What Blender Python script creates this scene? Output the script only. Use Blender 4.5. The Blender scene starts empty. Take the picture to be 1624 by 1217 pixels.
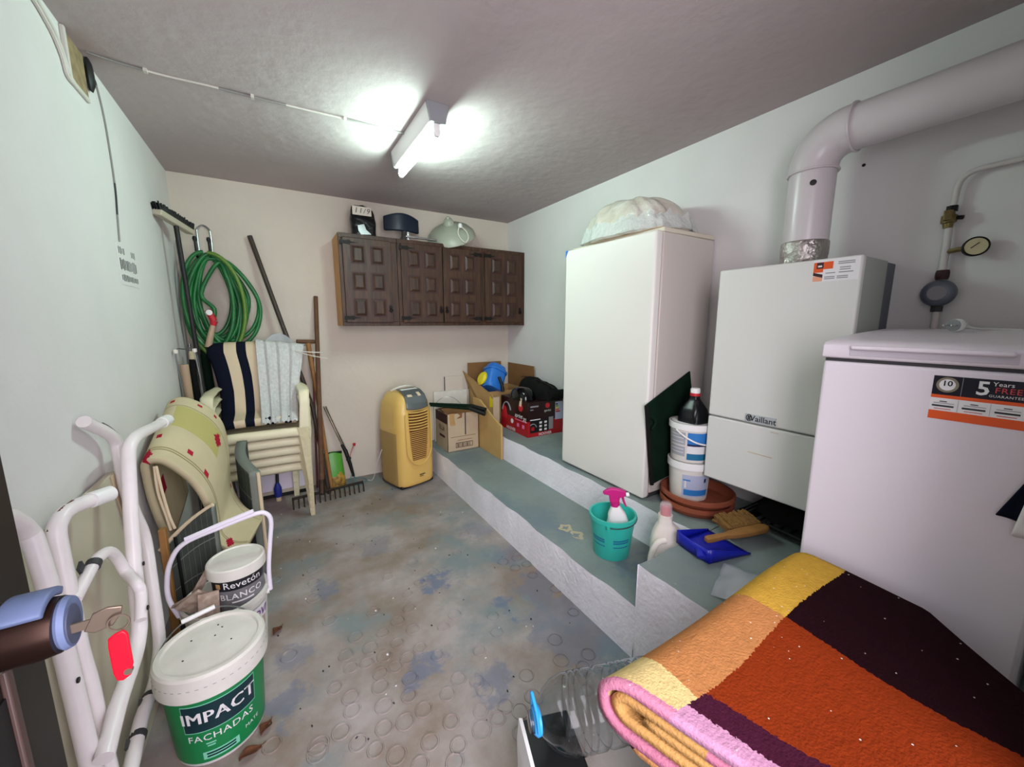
import bpy, bmesh, math, random
from mathutils import Vector, Matrix, Euler
random.seed(7)
PI = math.pi
scene = bpy.context.scene
COL = scene.collection

# ------------------------------------------------------------------ camera, world, lights, exposure
cam_d = bpy.data.cameras.new('camera'); cam = bpy.data.objects.new('camera', cam_d); COL.objects.link(cam)
cam.location = (0, 0, 1.33)
cam.rotation_euler = (math.radians(81.0), 0, math.radians(-31.3))
cam_d.sensor_fit = 'HORIZONTAL'; cam_d.sensor_width = 36.0; cam_d.lens = 36.0 * 610.0 / 1624.0
cam_d.clip_start = 0.02
scene.camera = cam

w = bpy.data.worlds.new('world'); scene.world = w; w.use_nodes = True
bg = w.node_tree.nodes['Background']; bg.inputs[0].default_value = (0.80, 0.84, 1.0, 1); bg.inputs[1].default_value = 1.6

def area_light(name, loc, rot, sx, sy, energy, color):
    d = bpy.data.lights.new(name, 'AREA'); d.shape = 'RECTANGLE'; d.size = sx; d.size_y = sy; d.energy = energy; d.color = color
    o = bpy.data.objects.new(name, d); COL.objects.link(o); o.location = loc; o.rotation_euler = rot
    return o
# daylight falling in through the open doorway behind the photographer
area_light('doorway_daylight', (-0.03, -0.90, 1.60), (math.radians(78), 0, math.radians(-10)), 1.5, 1.8, 68, (1.0, 0.90, 0.98))

vs = scene.view_settings
vs.view_transform = 'Standard'; vs.look = 'None'; vs.gamma = 1.0; vs.use_curve_mapping = False; vs.exposure = 0.28

# ------------------------------------------------------------------ helpers
def lin(c):
    return c / 12.92 if c <= 0.04045 else ((c + 0.055) / 1.055) ** 2.4
def rgb(h):
    h = h.lstrip('#'); return tuple(lin(int(h[i:i + 2], 16) / 255) for i in (0, 2, 4)) + (1,)

MATS = {}
def mat(name, col, rough=0.5, metal=0.0, var=None, bump=None, emit=None, trans=0.0, alpha=1.0, ior=1.45, col2=None, sheen=0.0, coat=0.0):
    if name in MATS: return MATS[name]
    m = bpy.data.materials.new(name); m.use_nodes = True; nt = m.node_tree; b = nt.nodes['Principled BSDF']
    c = rgb(col)
    b.inputs['Base Color'].default_value = c; b.inputs['Roughness'].default_value = rough; b.inputs['Metallic'].default_value = metal
    b.inputs['IOR'].default_value = ior
    if trans: b.inputs['Transmission Weight'].default_value = trans
    if alpha < 1: b.inputs['Alpha'].default_value = alpha
    if sheen: b.inputs['Sheen Weight'].default_value = sheen
    if coat: b.inputs['Coat Weight'].default_value = coat
    if emit: b.inputs['Emission Color'].default_value = rgb(emit[0]); b.inputs['Emission Strength'].default_value = emit[1]
    if var or bump:
        tc = nt.nodes.new('ShaderNodeTexCoord')
    if var:
        n = nt.nodes.new('ShaderNodeTexNoise'); n.inputs['Scale'].default_value = var[0]; n.inputs['Detail'].default_value = 5
        nt.links.new(tc.outputs['Object'], n.inputs['Vector'])
        r = nt.nodes.new('ShaderNodeValToRGB'); r.color_ramp.elements[0].position = 0.3; r.color_ramp.elements[1].position = 0.7
        k = var[1]
        if col2: r.color_ramp.elements[0].color = rgb(col2)
        else: r.color_ramp.elements[0].color = (c[0] * (1 - k), c[1] * (1 - k), c[2] * (1 - k), 1)
        r.color_ramp.elements[1].color = c
        nt.links.new(n.outputs['Fac'], r.inputs[0]); nt.links.new(r.outputs[0], b.inputs['Base Color'])
    if bump:
        n2 = nt.nodes.new('ShaderNodeTexNoise'); n2.inputs['Scale'].default_value = bump[0]; n2.inputs['Detail'].default_value = 6
        nt.links.new(tc.outputs['Object'], n2.inputs['Vector'])
        bp = nt.nodes.new('ShaderNodeBump'); bp.inputs['Strength'].default_value = bump[1]; bp.inputs['Distance'].default_value = bump[2] if len(bump) > 2 else 0.01
        nt.links.new(n2.outputs['Fac'], bp.inputs['Height']); nt.links.new(bp.outputs[0], b.inputs['Normal'])
    MATS[name] = m
    return m

def line_mat(name, base, line, nu, nv, wd, rough=0.9):
    """cloth with thin woven lines along its own u and v"""
    m = mat(name, base, rough, var=(30, 0.2), bump=(300, 0.2, 0.002)); nt = m.node_tree; b = nt.nodes['Principled BSDF']
    src = b.inputs['Base Color'].links[0].from_socket
    uv = nt.nodes.new('ShaderNodeUVMap'); sep = nt.nodes.new('ShaderNodeSeparateXYZ'); nt.links.new(uv.outputs[0], sep.inputs[0])
    outs = []
    for ax, n in ((0, nu), (1, nv)):
        if not n: continue
        mu = nt.nodes.new('ShaderNodeMath'); mu.operation = 'MULTIPLY'; mu.inputs[1].default_value = n; nt.links.new(sep.outputs[ax], mu.inputs[0])
        fr = nt.nodes.new('ShaderNodeMath'); fr.operation = 'FRACT'; nt.links.new(mu.outputs[0], fr.inputs[0])
        lt = nt.nodes.new('ShaderNodeMath'); lt.operation = 'LESS_THAN'; lt.inputs[1].default_value = wd; nt.links.new(fr.outputs[0], lt.inputs[0])
        outs.append(lt.outputs[0])
    o = outs[0]
    if len(outs) > 1:
        mx = nt.nodes.new('ShaderNodeMath'); mx.operation = 'MAXIMUM'; nt.links.new(outs[0], mx.inputs[0]); nt.links.new(outs[1], mx.inputs[1]); o = mx.outputs[0]
    mix = nt.nodes.new('ShaderNodeMix'); mix.data_type = 'RGBA'
    nt.links.new(o, mix.inputs[0]); nt.links.new(src, mix.inputs[6]); mix.inputs[7].default_value = rgb(line)
    nt.links.new(mix.outputs[2], b.inputs['Base Color'])
    return m

def wood_mat(name, c1, c2, rough=0.45, axis='Z', scale=6):
    m = bpy.data.materials.new(name); m.use_nodes = True; nt = m.node_tree; b = nt.nodes['Principled BSDF']
    b.inputs['Roughness'].default_value = rough
    tc = nt.nodes.new('ShaderNodeTexCoord'); mp = nt.nodes.new('ShaderNodeMapping')
    s = {'X': (1, 12, 12), 'Y': (12, 1, 12), 'Z': (12, 12, 1)}[axis]
    mp.inputs['Scale'].default_value = s
    n = nt.nodes.new('ShaderNodeTexNoise'); n.inputs['Scale'].default_value = scale; n.inputs['Detail'].default_value = 8; n.inputs['Distortion'].default_value = 0.6
    r = nt.nodes.new('ShaderNodeValToRGB'); r.color_ramp.elements[0].position = 0.32; r.color_ramp.elements[1].position = 0.68
    r.color_ramp.elements[0].color = rgb(c1); r.color_ramp.elements[1].color = rgb(c2)
    nt.links.new(tc.outputs['Object'], mp.inputs[0]); nt.links.new(mp.outputs[0], n.inputs['Vector'])
    nt.links.new(n.outputs['Fac'], r.inputs[0]); nt.links.new(r.outputs[0], b.inputs['Base Color'])
    bp = nt.nodes.new('ShaderNodeBump'); bp.inputs['Strength'].default_value = 0.15; bp.inputs['Distance'].default_value = 0.003
    nt.links.new(n.outputs['Fac'], bp.inputs['Height']); nt.links.new(bp.outputs[0], b.inputs['Normal'])
    MATS[name] = m
    return m

class MB:
    def __init__(s): s.v = []; s.f = []; s.m = []; s.uv = {}
    def face(s, idx, m=0): s.f.append(tuple(idx)); s.m.append(m)
    def box(s, x0, x1, y0, y1, z0, z1, m=0):
        k = len(s.v)
        s.v += [(x0, y0, z0), (x1, y0, z0), (x1, y1, z0), (x0, y1, z0), (x0, y0, z1), (x1, y0, z1), (x1, y1, z1), (x0, y1, z1)]
        for q in ((0, 3, 2, 1), (4, 5, 6, 7), (0, 1, 5, 4), (1, 2, 6, 5), (2, 3, 7, 6), (3, 0, 4, 7)): s.face([k + i for i in q], m)
        return s
    def obox(s, c, size, rot=(0, 0, 0), m=0):
        R = Euler(rot).to_matrix(); k = len(s.v); hx, hy, hz = (a / 2 for a in size)
        for p in ((-hx, -hy, -hz), (hx, -hy, -hz), (hx, hy, -hz), (-hx, hy, -hz), (-hx, -hy, hz), (hx, -hy, hz), (hx, hy, hz), (-hx, hy, hz)):
            s.v.append(tuple(Vector(c) + R @ Vector(p)))
        for q in ((0, 3, 2, 1), (4, 5, 6, 7), (0, 1, 5, 4), (1, 2, 6, 5), (2, 3, 7, 6), (3, 0, 4, 7)): s.face([k + i for i in q], m)
        return s
    def hexa(s, pts, m=0):
        k = len(s.v); s.v += [tuple(p) for p in pts]
        for q in ((0, 3, 2, 1), (4, 5, 6, 7), (0, 1, 5, 4), (1, 2, 6, 5), (2, 3, 7, 6), (3, 0, 4, 7)): s.face([k + i for i in q], m)
        return s
    def tube(s, path, r, n=10, closed=False, m=0, flat=1.0):
        P = [Vector(p) for p in path]; N = len(P); k = len(s.v)
        up = Vector((0, 0, 1)); prev = None
        for i, p in enumerate(P):
            if closed: t = P[(i + 1) % N] - P[i - 1]
            else: t = P[min(i + 1, N - 1)] - P[max(i - 1, 0)]
            if t.length < 1e-9: t = Vector((0, 0, 1))
            t.normalize()
            if prev is None:
                a = Vector((1, 0, 0)) if abs(t.x) < 0.8 else Vector((0, 1, 0))
                prev = (a - t * a.dot(t)).normalized()
            else:
                prev = (prev - t * prev.dot(t))
                prev = prev.normalized() if prev.length > 1e-6 else t.orthogonal().normalized()
            bnm = t.cross(prev)
            rr = r[i] if isinstance(r, (list, tuple)) else r
            for j in range(n):
                a = 2 * PI * j / n
                s.v.append(tuple(p + prev * math.cos(a) * rr + bnm * math.sin(a) * rr * flat))
        for i in range(N if closed else N - 1):
            i2 = (i + 1) % N
            for j in range(n):
                j2 = (j + 1) % n
                s.face((k + i * n + j, k + i * n + j2, k + i2 * n + j2, k + i2 * n + j), m)
        if not closed:
            s.face([k + j for j in range(n)][::-1], m); s.face([k + (N - 1) * n + j for j in range(n)], m)
        return s
    def lathe(s, prof, n=32, at=(0, 0, 0), m=0, R=None, squash=1.0):
        k = len(s.v); at = Vector(at)
        for (r, z) in prof:
            for j in range(n):
                a = 2 * PI * j / n; p = Vector((r * math.cos(a), r * math.sin(a) * squash, z))
                if R is not None: p = R @ p
                s.v.append(tuple(at + p))
        for i in range(len(prof) - 1):
            mm = m[i] if isinstance(m, (list, tuple)) else m
            for j in range(n):
                j2 = (j + 1) % n
                s.face((k + i * n + j, k + i * n + j2, k + (i + 1) * n + j2, k + (i + 1) * n + j), mm)
        m0 = m[0] if isinstance(m, (list, tuple)) else m; m1 = m[-1] if isinstance(m, (list, tuple)) else m
        if prof[0][0] > 1e-5: s.face([k + j for j in range(n)][::-1], m0)
        if prof[-1][0] > 1e-5: s.face([k + (len(prof) - 1) * n + j for j in range(n)], m1)
        return s
    def prism(s, poly, d0, d1, plane='xy', m=0):
        """extrude a 2D polygon; plane xy->z, xz->y, yz->x"""
        k = len(s.v); n = len(poly)
        def P(a, b, d): return {'xy': (a, b, d), 'xz': (a, d, b), 'yz': (d, a, b)}[plane]
        for d in (d0, d1):
            for a, b in poly: s.v.append(P(a, b, d))
        s.face([k + i for i in range(n)], m); s.face([k + n + i for i in range(n)][::-1], m)
        for i in range(n):
            j = (i + 1) % n; s.face((k + i, k + n + i, k + n + j, k + j), m)
        return s
    def grid(s, fn, nu, nv, m=0, uvs=True):
        k = len(s.v)
        for i in range(nu + 1):
            for j in range(nv + 1): s.v.append(tuple(fn(i / nu, j / nv)))
        for i in range(nu):
            for j in range(nv):
                mm = m((i + .5) / nu, (j + .5) / nv) if callable(m) else m
                idx = (k + i * (nv + 1) + j, k + (i + 1) * (nv + 1) + j, k + (i + 1) * (nv + 1) + j + 1, k + i * (nv + 1) + j + 1)
                s.uv[len(s.f)] = ((i / nu, j / nv), ((i + 1) / nu, j / nv), ((i + 1) / nu, (j + 1) / nv), (i / nu, (j + 1) / nv))
                s.face(idx, mm)
        return s
    def xf(s, M):
        s.v = [tuple(M @ Vector(p)) for p in s.v]; return s

def link(name, me, mats, parent=None):
    o = bpy.data.objects.new(name, me)
    for m in (mats if isinstance(mats, (list, tuple)) else [mats]): me.materials.append(MATS[m] if isinstance(m, str) else m)
    COL.objects.link(o)
    if parent is not None: o.parent = parent
    return o

def obj(name, mb, mats, parent=None, smooth=40, bevel=0, seg=2, solid=0, sub=0, fix=True):
    me = bpy.data.meshes.new(name); me.from_pydata(mb.v, [], mb.f); me.update()
    for p, i in zip(me.polygons, mb.m): p.material_index = i
    if mb.uv:
        ul = me.uv_layers.new(name='UVMap')
        for p in me.polygons:
            q = mb.uv.get(p.index)
            if q:
                for li, c in zip(p.loop_indices, q): ul.data[li].uv = c
    if fix:
        bm = bmesh.new(); bm.from_mesh(me); bmesh.ops.recalc_face_normals(bm, faces=bm.faces); bm.to_mesh(me); bm.free()
    if smooth:
        me.polygons.foreach_set('use_smooth', [True] * len(me.polygons))
        me.set_sharp_from_angle(angle=math.radians(smooth))
    o = link(name, me, mats, parent)
    if solid:
        md = o.modifiers.new('solid', 'SOLIDIFY'); md.thickness = solid; md.offset = 0
    if bevel:
        md = o.modifiers.new('bevel', 'BEVEL'); md.width = bevel; md.segments = seg; md.limit_method = 'ANGLE'; md.angle_limit = math.radians(50)
        md.harden_normals = False
    if sub:
        md = o.modifiers.new('sub', 'SUBSURF'); md.levels = sub; md.render_levels = sub
    return o

def tag(o, label, cat, group=None):
    o['label'] = label; o['category'] = cat
    if group: o['group'] = group
    return o
def thing(name, label, cat, loc=(0, 0, 0), rz=0.0, group=None, rot=None):
    o = bpy.data.objects.new(name, None); COL.objects.link(o); o.empty_display_size = 0.05
    o.location = loc; o.rotation_euler = rot if rot else (0, 0, rz)
    return tag(o, label, cat, group)
def struct(o): o['kind'] = 'structure'; return o
def copy_tree(o, parent=None):
    c = o.copy(); COL.objects.link(c); c.parent = parent
    for ch in list(o.children): copy_tree(ch, c)
    return c

def smooth_path(pts, n=6):
    """Catmull-Rom through the points"""
    P = [Vector(p) for p in pts]; out = []
    for i in range(len(P) - 1):
        p0 = P[max(i - 1, 0)]; p1 = P[i]; p2 = P[i + 1]; p3 = P[min(i + 2, len(P) - 1)]
        for k in range(n):
            t = k / n
            out.append(0.5 * ((2 * p1) + (p2 - p0) * t + (2 * p0 - 5 * p1 + 4 * p2 - p3) * t * t + (3 * p1 - p0 - 3 * p2 + p3) * t ** 3))
    out.append(P[-1]); return [tuple(p) for p in out]
def interp(tab, t):
    for i in range(len(tab) - 1):
        a, b = tab[i], tab[i + 1]
        if t <= b[0]:
            k = (t - a[0]) / (b[0] - a[0]) if b[0] > a[0] else 0
            return tuple(a[j] + (b[j] - a[j]) * k for j in range(1, len(a)))
    return tuple(tab[-1][1:])
def curve_at(pts, t):
    """smooth polyline sampled by t in 0..1"""
    n = 10; P = smooth_path(pts, n); f = t * (len(P) - 1); i = min(int(f), len(P) - 2); k = f - i
    return tuple(P[i][j] + (P[i + 1][j] - P[i][j]) * k for j in range(len(P[i])))

def text_mesh(body, size, fn, bold=0.0, shear=0.0, align='CENTER', spacing=1.0, sx=1.0, cut=0.0, heavy=0.0):
    """lettering as a flat mesh whose points are mapped by fn(x, y) -> xyz"""
    cu = bpy.data.curves.new('lettering', 'FONT'); cu.body = body; cu.size = size; cu.align_x = align; cu.align_y = 'CENTER'
    cu.offset = bold * size; cu.shear = shear; cu.space_character = spacing; cu.resolution_u = 2
    o = bpy.data.objects.new('lettering', cu); COL.objects.link(o)
    dg = bpy.context.evaluated_depsgraph_get(); me = bpy.data.meshes.new_from_object(o.evaluated_get(dg))
    bpy.data.objects.remove(o)
    if heavy:  # heavier strokes: the same letters laid over themselves a little to either side
        bm = bmesh.new(); bm.from_mesh(me); src = bm.verts[:] + bm.edges[:] + bm.faces[:]
        for dx in (-heavy, heavy):
            d = bmesh.ops.duplicate(bm, geom=src)['geom']
            bmesh.ops.translate(bm, verts=[g for g in d if isinstance(g, bmesh.types.BMVert)], vec=(dx * size, 0, 0))
        bm.to_mesh(me); bm.free()
    if cut:  # slice the lettering into narrow columns so that it can bend round a bucket
        bm = bmesh.new(); bm.from_mesh(me)
        x0 = min(v.co.x for v in bm.verts); x1 = max(v.co.x for v in bm.verts); x = x0 + cut
        while x < x1:
            bmesh.ops.bisect_plane(bm, geom=bm.verts[:] + bm.edges[:] + bm.faces[:], plane_co=(x, 0, 0), plane_no=(1, 0, 0)); x += cut
        bm.to_mesh(me); bm.free()
    for v in me.vertices: v.co = fn(v.co.x * sx, v.co.y)
    me.materials.clear()
    return me
def text(name, body, size, fn, m, parent, **k):
    me = text_mesh(body, size, fn, **k); me.name = name
    return link(name, me, m, parent)
def plane_fn(o, ux, uy):
    o, ux, uy = Vector(o), Vector(ux), Vector(uy)
    return lambda x, y: o + ux * x + uy * y
def cyl_fn(rf, a0, z0, eps):
    return lambda x, y: Vector(((rf(z0 + y) + eps) * math.sin(a0 + x / rf(z0)), -(rf(z0 + y) + eps) * math.cos(a0 + x / rf(z0)), z0 + y))
def cyl_patch(rf, a0, a1, z0, z1, eps, n=16, nz=2):
    b = MB()
    b.grid(lambda u, v: ((rf(z0 + (z1 - z0) * v) + eps) * math.sin(a0 + (a1 - a0) * u), -(rf(z0 + (z1 - z0) * v) + eps) * math.cos(a0 + (a1 - a0) * u), z0 + (z1 - z0) * v), n, nz)
    return b
def circle(c, r, n=24, plane='xy', a0=0, a1=2 * PI, closed=True):
    out = []
    for i in range(n if closed else n + 1):
        a = a0 + (a1 - a0) * i / n
        p = {'xy': (r * math.cos(a), r * math.sin(a), 0), 'xz': (r * math.cos(a), 0, r * math.sin(a)), 'yz': (0, r * math.cos(a), r * math.sin(a))}[plane]
        out.append((c[0] + p[0], c[1] + p[1], c[2] + p[2]))
    return out

# ------------------------------------------------------------------ materials
mat('plaster', '#e2dfdd', 0.9, var=(3, 0.06), bump=(22, 0.25, 0.008))
mat('plaster_back', '#d8cdbf', 0.9, var=(3, 0.06), bump=(22, 0.25, 0.008))
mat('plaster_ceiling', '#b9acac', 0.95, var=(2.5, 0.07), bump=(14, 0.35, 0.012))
mat('riser_white', '#f3f1f8', 0.85, var=(9, 0.08), bump=(45, 0.5, 0.010))
mat('white_enamel', '#e2dfe0', 0.35)
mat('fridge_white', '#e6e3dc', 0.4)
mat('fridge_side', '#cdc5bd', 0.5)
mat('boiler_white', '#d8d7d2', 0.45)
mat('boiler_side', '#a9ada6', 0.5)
mat('boiler_dark', '#5c626c', 0.5)
mat('freezer_white', '#e3dbe2', 0.35)
mat('freezer_grey', '#c3bcc4', 0.5)
mat('tube_white', '#f0e8e8', 0.3, var=(14, 0.08))
mat('rust', '#6b3d22', 0.8, var=(60, 0.5))
mat('board_cream', '#c4bba6', 0.75, var=(4, 0.12))
mat('black', '#0d0d0f', 0.5)
mat('black_gloss', '#08080a', 0.12)
mat('black_cloth', '#1d1d1c', 0.9, var=(20, 0.3), bump=(80, 0.3, 0.004))
mat('dark_grey', '#3a3a3c', 0.6)
mat('grey', '#8b8d90', 0.6)
mat('chrome', '#d8dadb', 0.18, 1.0)
mat('steel', '#9a9c9e', 0.35, 1.0)
mat('white_plastic', '#ecebe9', 0.4)
mat('white_dirty', '#e2dfd6', 0.5, var=(18, 0.12))
mat('lilac_white', '#ebe4f2', 0.35)
mat('chair_cream', '#e9e0bf', 0.42, var=(8, 0.07))
mat('chair_dirty', '#d9cda6', 0.5, var=(20, 0.2))
mat('navy', '#141826', 0.9)
mat('cream_cloth', '#d9c6a8', 0.9, bump=(250, 0.15, 0.002))
mat('hose_green', '#1f7a3c', 0.35, var=(6, 0.25), col2='#17582c')
mat('hose_dark', '#2f5a24', 0.4)
mat('lime_stripe', '#86b43c', 0.4)
mat('iron', '#121011', 0.55, 0.4)
mat('pole_brown', '#3e322b', 0.5, var=(20, 0.2))
mat('wood_old', '#6c4a33', 0.7, var=(18, 0.35))
mat('wood_tan', '#a5743f', 0.6, var=(18, 0.3))
mat('rake_steel', '#3c332d', 0.7, 0.5, var=(30, 0.4))
mat('sack_green', '#4c9a2a', 0.35)
mat('sack_brown', '#5a3320', 0.4, var=(30, 0.5), col2='#c9a13a')
mat('teal_wire', '#4c8a92', 0.5)
mat('red', '#c3222e', 0.5)
mat('bright_red', '#e00a26', 0.35)
mat('orange', '#e2571f', 0.5)
mat('ac_yellow', '#dfb866', 0.35)
mat('ac_side', '#cfa23c', 0.45)
mat('ac_tan', '#b2935a', 0.55)
mat('ac_louvre', '#d3a560', 0.4)
mat('ac_panel', '#6d7374', 0.25, 0.35)
mat('cardboard', '#b7925f', 0.85, var=(12, 0.1))
mat('cardboard_light', '#c3ae92', 0.85, var=(10, 0.08))
mat('cardboard_dark', '#8a623a', 0.85, var=(12, 0.12))
mat('maroon', '#3a1a1c', 0.6)
mat('plywood', '#c9a368', 0.65, var=(7, 0.12))
mat('blue_plastic', '#2a74cc', 0.4)
mat('yellow', '#e3cf1e', 0.5)
mat('box_red', '#a3141c', 0.35)
mat('box_redblack', '#230a0c', 0.35)
mat('print_white', '#e6e4e4', 0.6)
mat('print_grey', '#8f8d91', 0.6)
mat('print_dark', '#25262b', 0.6)
mat('terracotta', '#9a5136', 0.75, var=(14, 0.2))
mat('turquoise', '#33b8a8', 0.35)
mat('turquoise_ink', '#1d6d96', 0.5)
mat('magenta', '#c01a78', 0.35)
mat('magenta_pale', '#d77aa8', 0.5)
mat('purple', '#7d4a94', 0.5)
mat('bottle_cream', '#e8e0d6', 0.4)
mat('cobalt', '#1520a8', 0.35)
mat('bristle', '#8a6430', 0.9, var=(90, 0.5), bump=(200, 0.8, 0.006))
mat('brush_wood', '#a1723c', 0.6, var=(20, 0.25))
mat('label_blue', '#2f7cc4', 0.45)
mat('label_navy', '#14214a', 0.45)
mat('label_pale', '#b4bcd4', 0.5)
mat('dark_green', '#12261c', 0.75, var=(14, 0.35))
mat('green_label', '#137f45', 0.35)
mat('green_dark_label', '#0e2f36', 0.35)
mat('mint', '#7fd0ae', 0.45)
mat('black_label', '#1b1b20', 0.4)
mat('tile_brown', '#8f7664', 0.85, var=(40, 0.45), col2='#c2b1a2', bump=(60, 0.4, 0.004))
mat('tile_edge', '#a89b8c', 0.85, var=(25, 0.25))
mat('door_brown', '#1d1512', 0.45, var=(10, 0.3))
mat('door_bead', '#4a3833', 0.45)
mat('bronze', '#38261f', 0.3, 0.75)
mat('blue_grey', '#68779a', 0.6, var=(40, 0.15))
mat('key_metal', '#8d7d6d', 0.4, 0.8)
mat('sheet_clear', '#c9cdd2', 0.15, alpha=0.45)
mat('bag_poly', '#e4e2da', 0.22, var=(7, 0.1), bump=(14, 0.7, 0.03), col2='#c2b8a6')
mat('bag_poly_clear', '#dfe4e0', 0.15, bump=(25, 0.8, 0.03), alpha=0.75)
mat('lace', '#d6d6d4', 0.85, bump=(90, 0.7, 0.006), var=(60, 0.2))
mat('paper', '#e0d8c9', 0.8)
mat('ink', '#2a2a30', 0.7)
mat('navy_vinyl', '#121c30', 0.4)
mat('shade_green', '#a4a898', 0.35)
mat('cord_white', '#d8d4ca', 0.5)
mat('cable_grey', '#8c8a86', 0.7)
mat('cable_paint', '#cfcac2', 0.7)
mat('cavity', '#a58f6c', 0.95, var=(30, 0.4))
mat('duct_cream', '#d3cbcd', 0.28, var=(4, 0.05))
mat('foil', '#b9b3ae', 0.25, 0.9, bump=(60, 0.8, 0.01))
mat('brass', '#8a7a50', 0.45, 0.8, var=(40, 0.4))
mat('gauge_face', '#cfc49a', 0.5)
mat('regulator', '#6d7480', 0.45, 0.5)
mat('pipe_paint', '#cfc8c4', 0.55)
mat('pet_clear', '#eef2f4', 0.06, trans=1.0, ior=1.25)
mat('sky_blue', '#2f9be0', 0.4)
mat('cushion_beige', '#c9bc9a', 0.92, bump=(260, 0.15, 0.002), var=(9, 0.1))
mat('cushion_olive', '#b5ab6e', 0.92, bump=(260, 0.15, 0.002))
mat('cushion_red', '#a32436', 0.9)
mat('cushion_line', '#8f8460', 0.9)
line_mat('cushion_grey', '#4b514b', '#7e837b', 9, 4, 0.035)
for nm, c in (('b_tan', '#d79a63'), ('b_yellow', '#e6c163'), ('b_cream', '#ead08c'), ('b_brown', '#2c0c16'), ('b_orange', '#b8461c'), ('b_plum', '#551f38'), ('b_pink', '#b9748a'), ('b_lilac', '#b5849f'), ('b_hot', '#c03270'), ('b_sand', '#bd9156')):
    mat(nm, c, 0.95, bump=(180, 0.55, 0.006), var=(70, 0.18))
mat('bag_red', '#c8122c', 0.5)
def blanket_mat():
    m = mat('b_squares', '#d79a63', 0.95, bump=(180, 0.55, 0.006)); nt = m.node_tree; L = nt.links.new; b = nt.nodes['Principled BSDF']
    tc = nt.nodes.new('ShaderNodeTexCoord'); nz = nt.nodes.new('ShaderNodeTexNoise'); nz.inputs['Scale'].default_value = 160; nz.inputs['Detail'].default_value = 2
    L(tc.outputs['Object'], nz.inputs['Vector'])
    sep = nt.nodes.new('ShaderNodeSeparateXYZ'); L(tc.outputs['Object'], sep.inputs[0])
    def M(op, a, c=None, d=None):
        n = nt.nodes.new('ShaderNodeMath'); n.operation = op
        for i, q in enumerate((a, c, d)):
            if q is None: continue
            if isinstance(q, (int, float)): n.inputs[i].default_value = q
            else: L(q, n.inputs[i])
        return n.outputs[0]
    fz = M('MULTIPLY_ADD', nz.outputs['Fac'], .012, -.006)
    wv = M('MULTIPLY', M('SINE', M('MULTIPLY', sep.outputs[0], 11)), .006)
    X = M('ADD', M('ADD', sep.outputs[0], fz), M('MULTIPLY', M('SINE', M('MULTIPLY', sep.outputs[1], 14)), .008)); Y = M('ADD', M('ADD', sep.outputs[1], fz), wv)
    dl = M('SUBTRACT', X, M('ADD', .5, M('MULTIPLY', M('MAXIMUM', 0, M('SUBTRACT', .47, Y)), .40)))   # distance from the left edge
    def mix(f, a, c):
        n = nt.nodes.new('ShaderNodeMix'); n.data_type = 'RGBA'; L(f, n.inputs[0])
        for k, q in ((6, a), (7, c)):
            if isinstance(q, str): n.inputs[k].default_value = rgb(q)
            else: L(q, n.inputs[k])
        return n.outputs[2]
    far = mix(M('GREATER_THAN', X, .963), mix(M('GREATER_THAN', X, .612), mix(M('GREATER_THAN', dl, .010), '#bd7b92', '#cdb67c'), '#b07646'), '#c0963a')
    near = mix(M('GREATER_THAN', X, .965), mix(M('GREATER_THAN', dl, .088), mix(M('GREATER_THAN', dl, .034), '#b5849f', '#3d1427'), '#7c2c0d'), '#1c060c')
    c = mix(M('GREATER_THAN', Y, .352), near, far)
    n2 = nt.nodes.new('ShaderNodeTexNoise'); n2.inputs['Scale'].default_value = 60; n2.inputs['Detail'].default_value = 6; L(tc.outputs['Object'], n2.inputs['Vector'])
    hs = nt.nodes.new('ShaderNodeHueSaturation'); L(c, hs.inputs['Color']); L(M('MULTIPLY_ADD', n2.outputs['Fac'], .5, .75), hs.inputs['Value'])
    n3 = nt.nodes.new('ShaderNodeTexVoronoi'); n3.inputs['Scale'].default_value = 34; L(tc.outputs['Object'], n3.inputs['Vector'])
    c2 = mix(M('LESS_THAN', n3.outputs['Distance'], .055), hs.outputs[0], '#d8cfc4')
    L(c2, b.inputs['Base Color'])
blanket_mat()
for nm in MATS:   # wool and cloth barely reflect
    if nm.startswith('b_') or nm in ('navy', 'cream_cloth', 'lace', 'cushion_beige', 'cushion_olive', 'cushion_red', 'cushion_line', 'cushion_grey', 'black_cloth', 'dark_green'):
        MATS[nm].node_tree.nodes['Principled BSDF'].inputs['Specular IOR Level'].default_value = 0.08
mat('tube_glow', '#ffffff', 0.4, emit=('#dcfff2', 135.0))
wood_mat('cab_wood', '#26140b', '#4f2f1a', 0.5, 'Z', 5)
wood_mat('cab_panel', '#22120a', '#482b18', 0.5, 'Z', 6)
wood_mat('cab_side', '#b98038', '#cf9a4d', 0.5, 'Z', 4)

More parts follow.
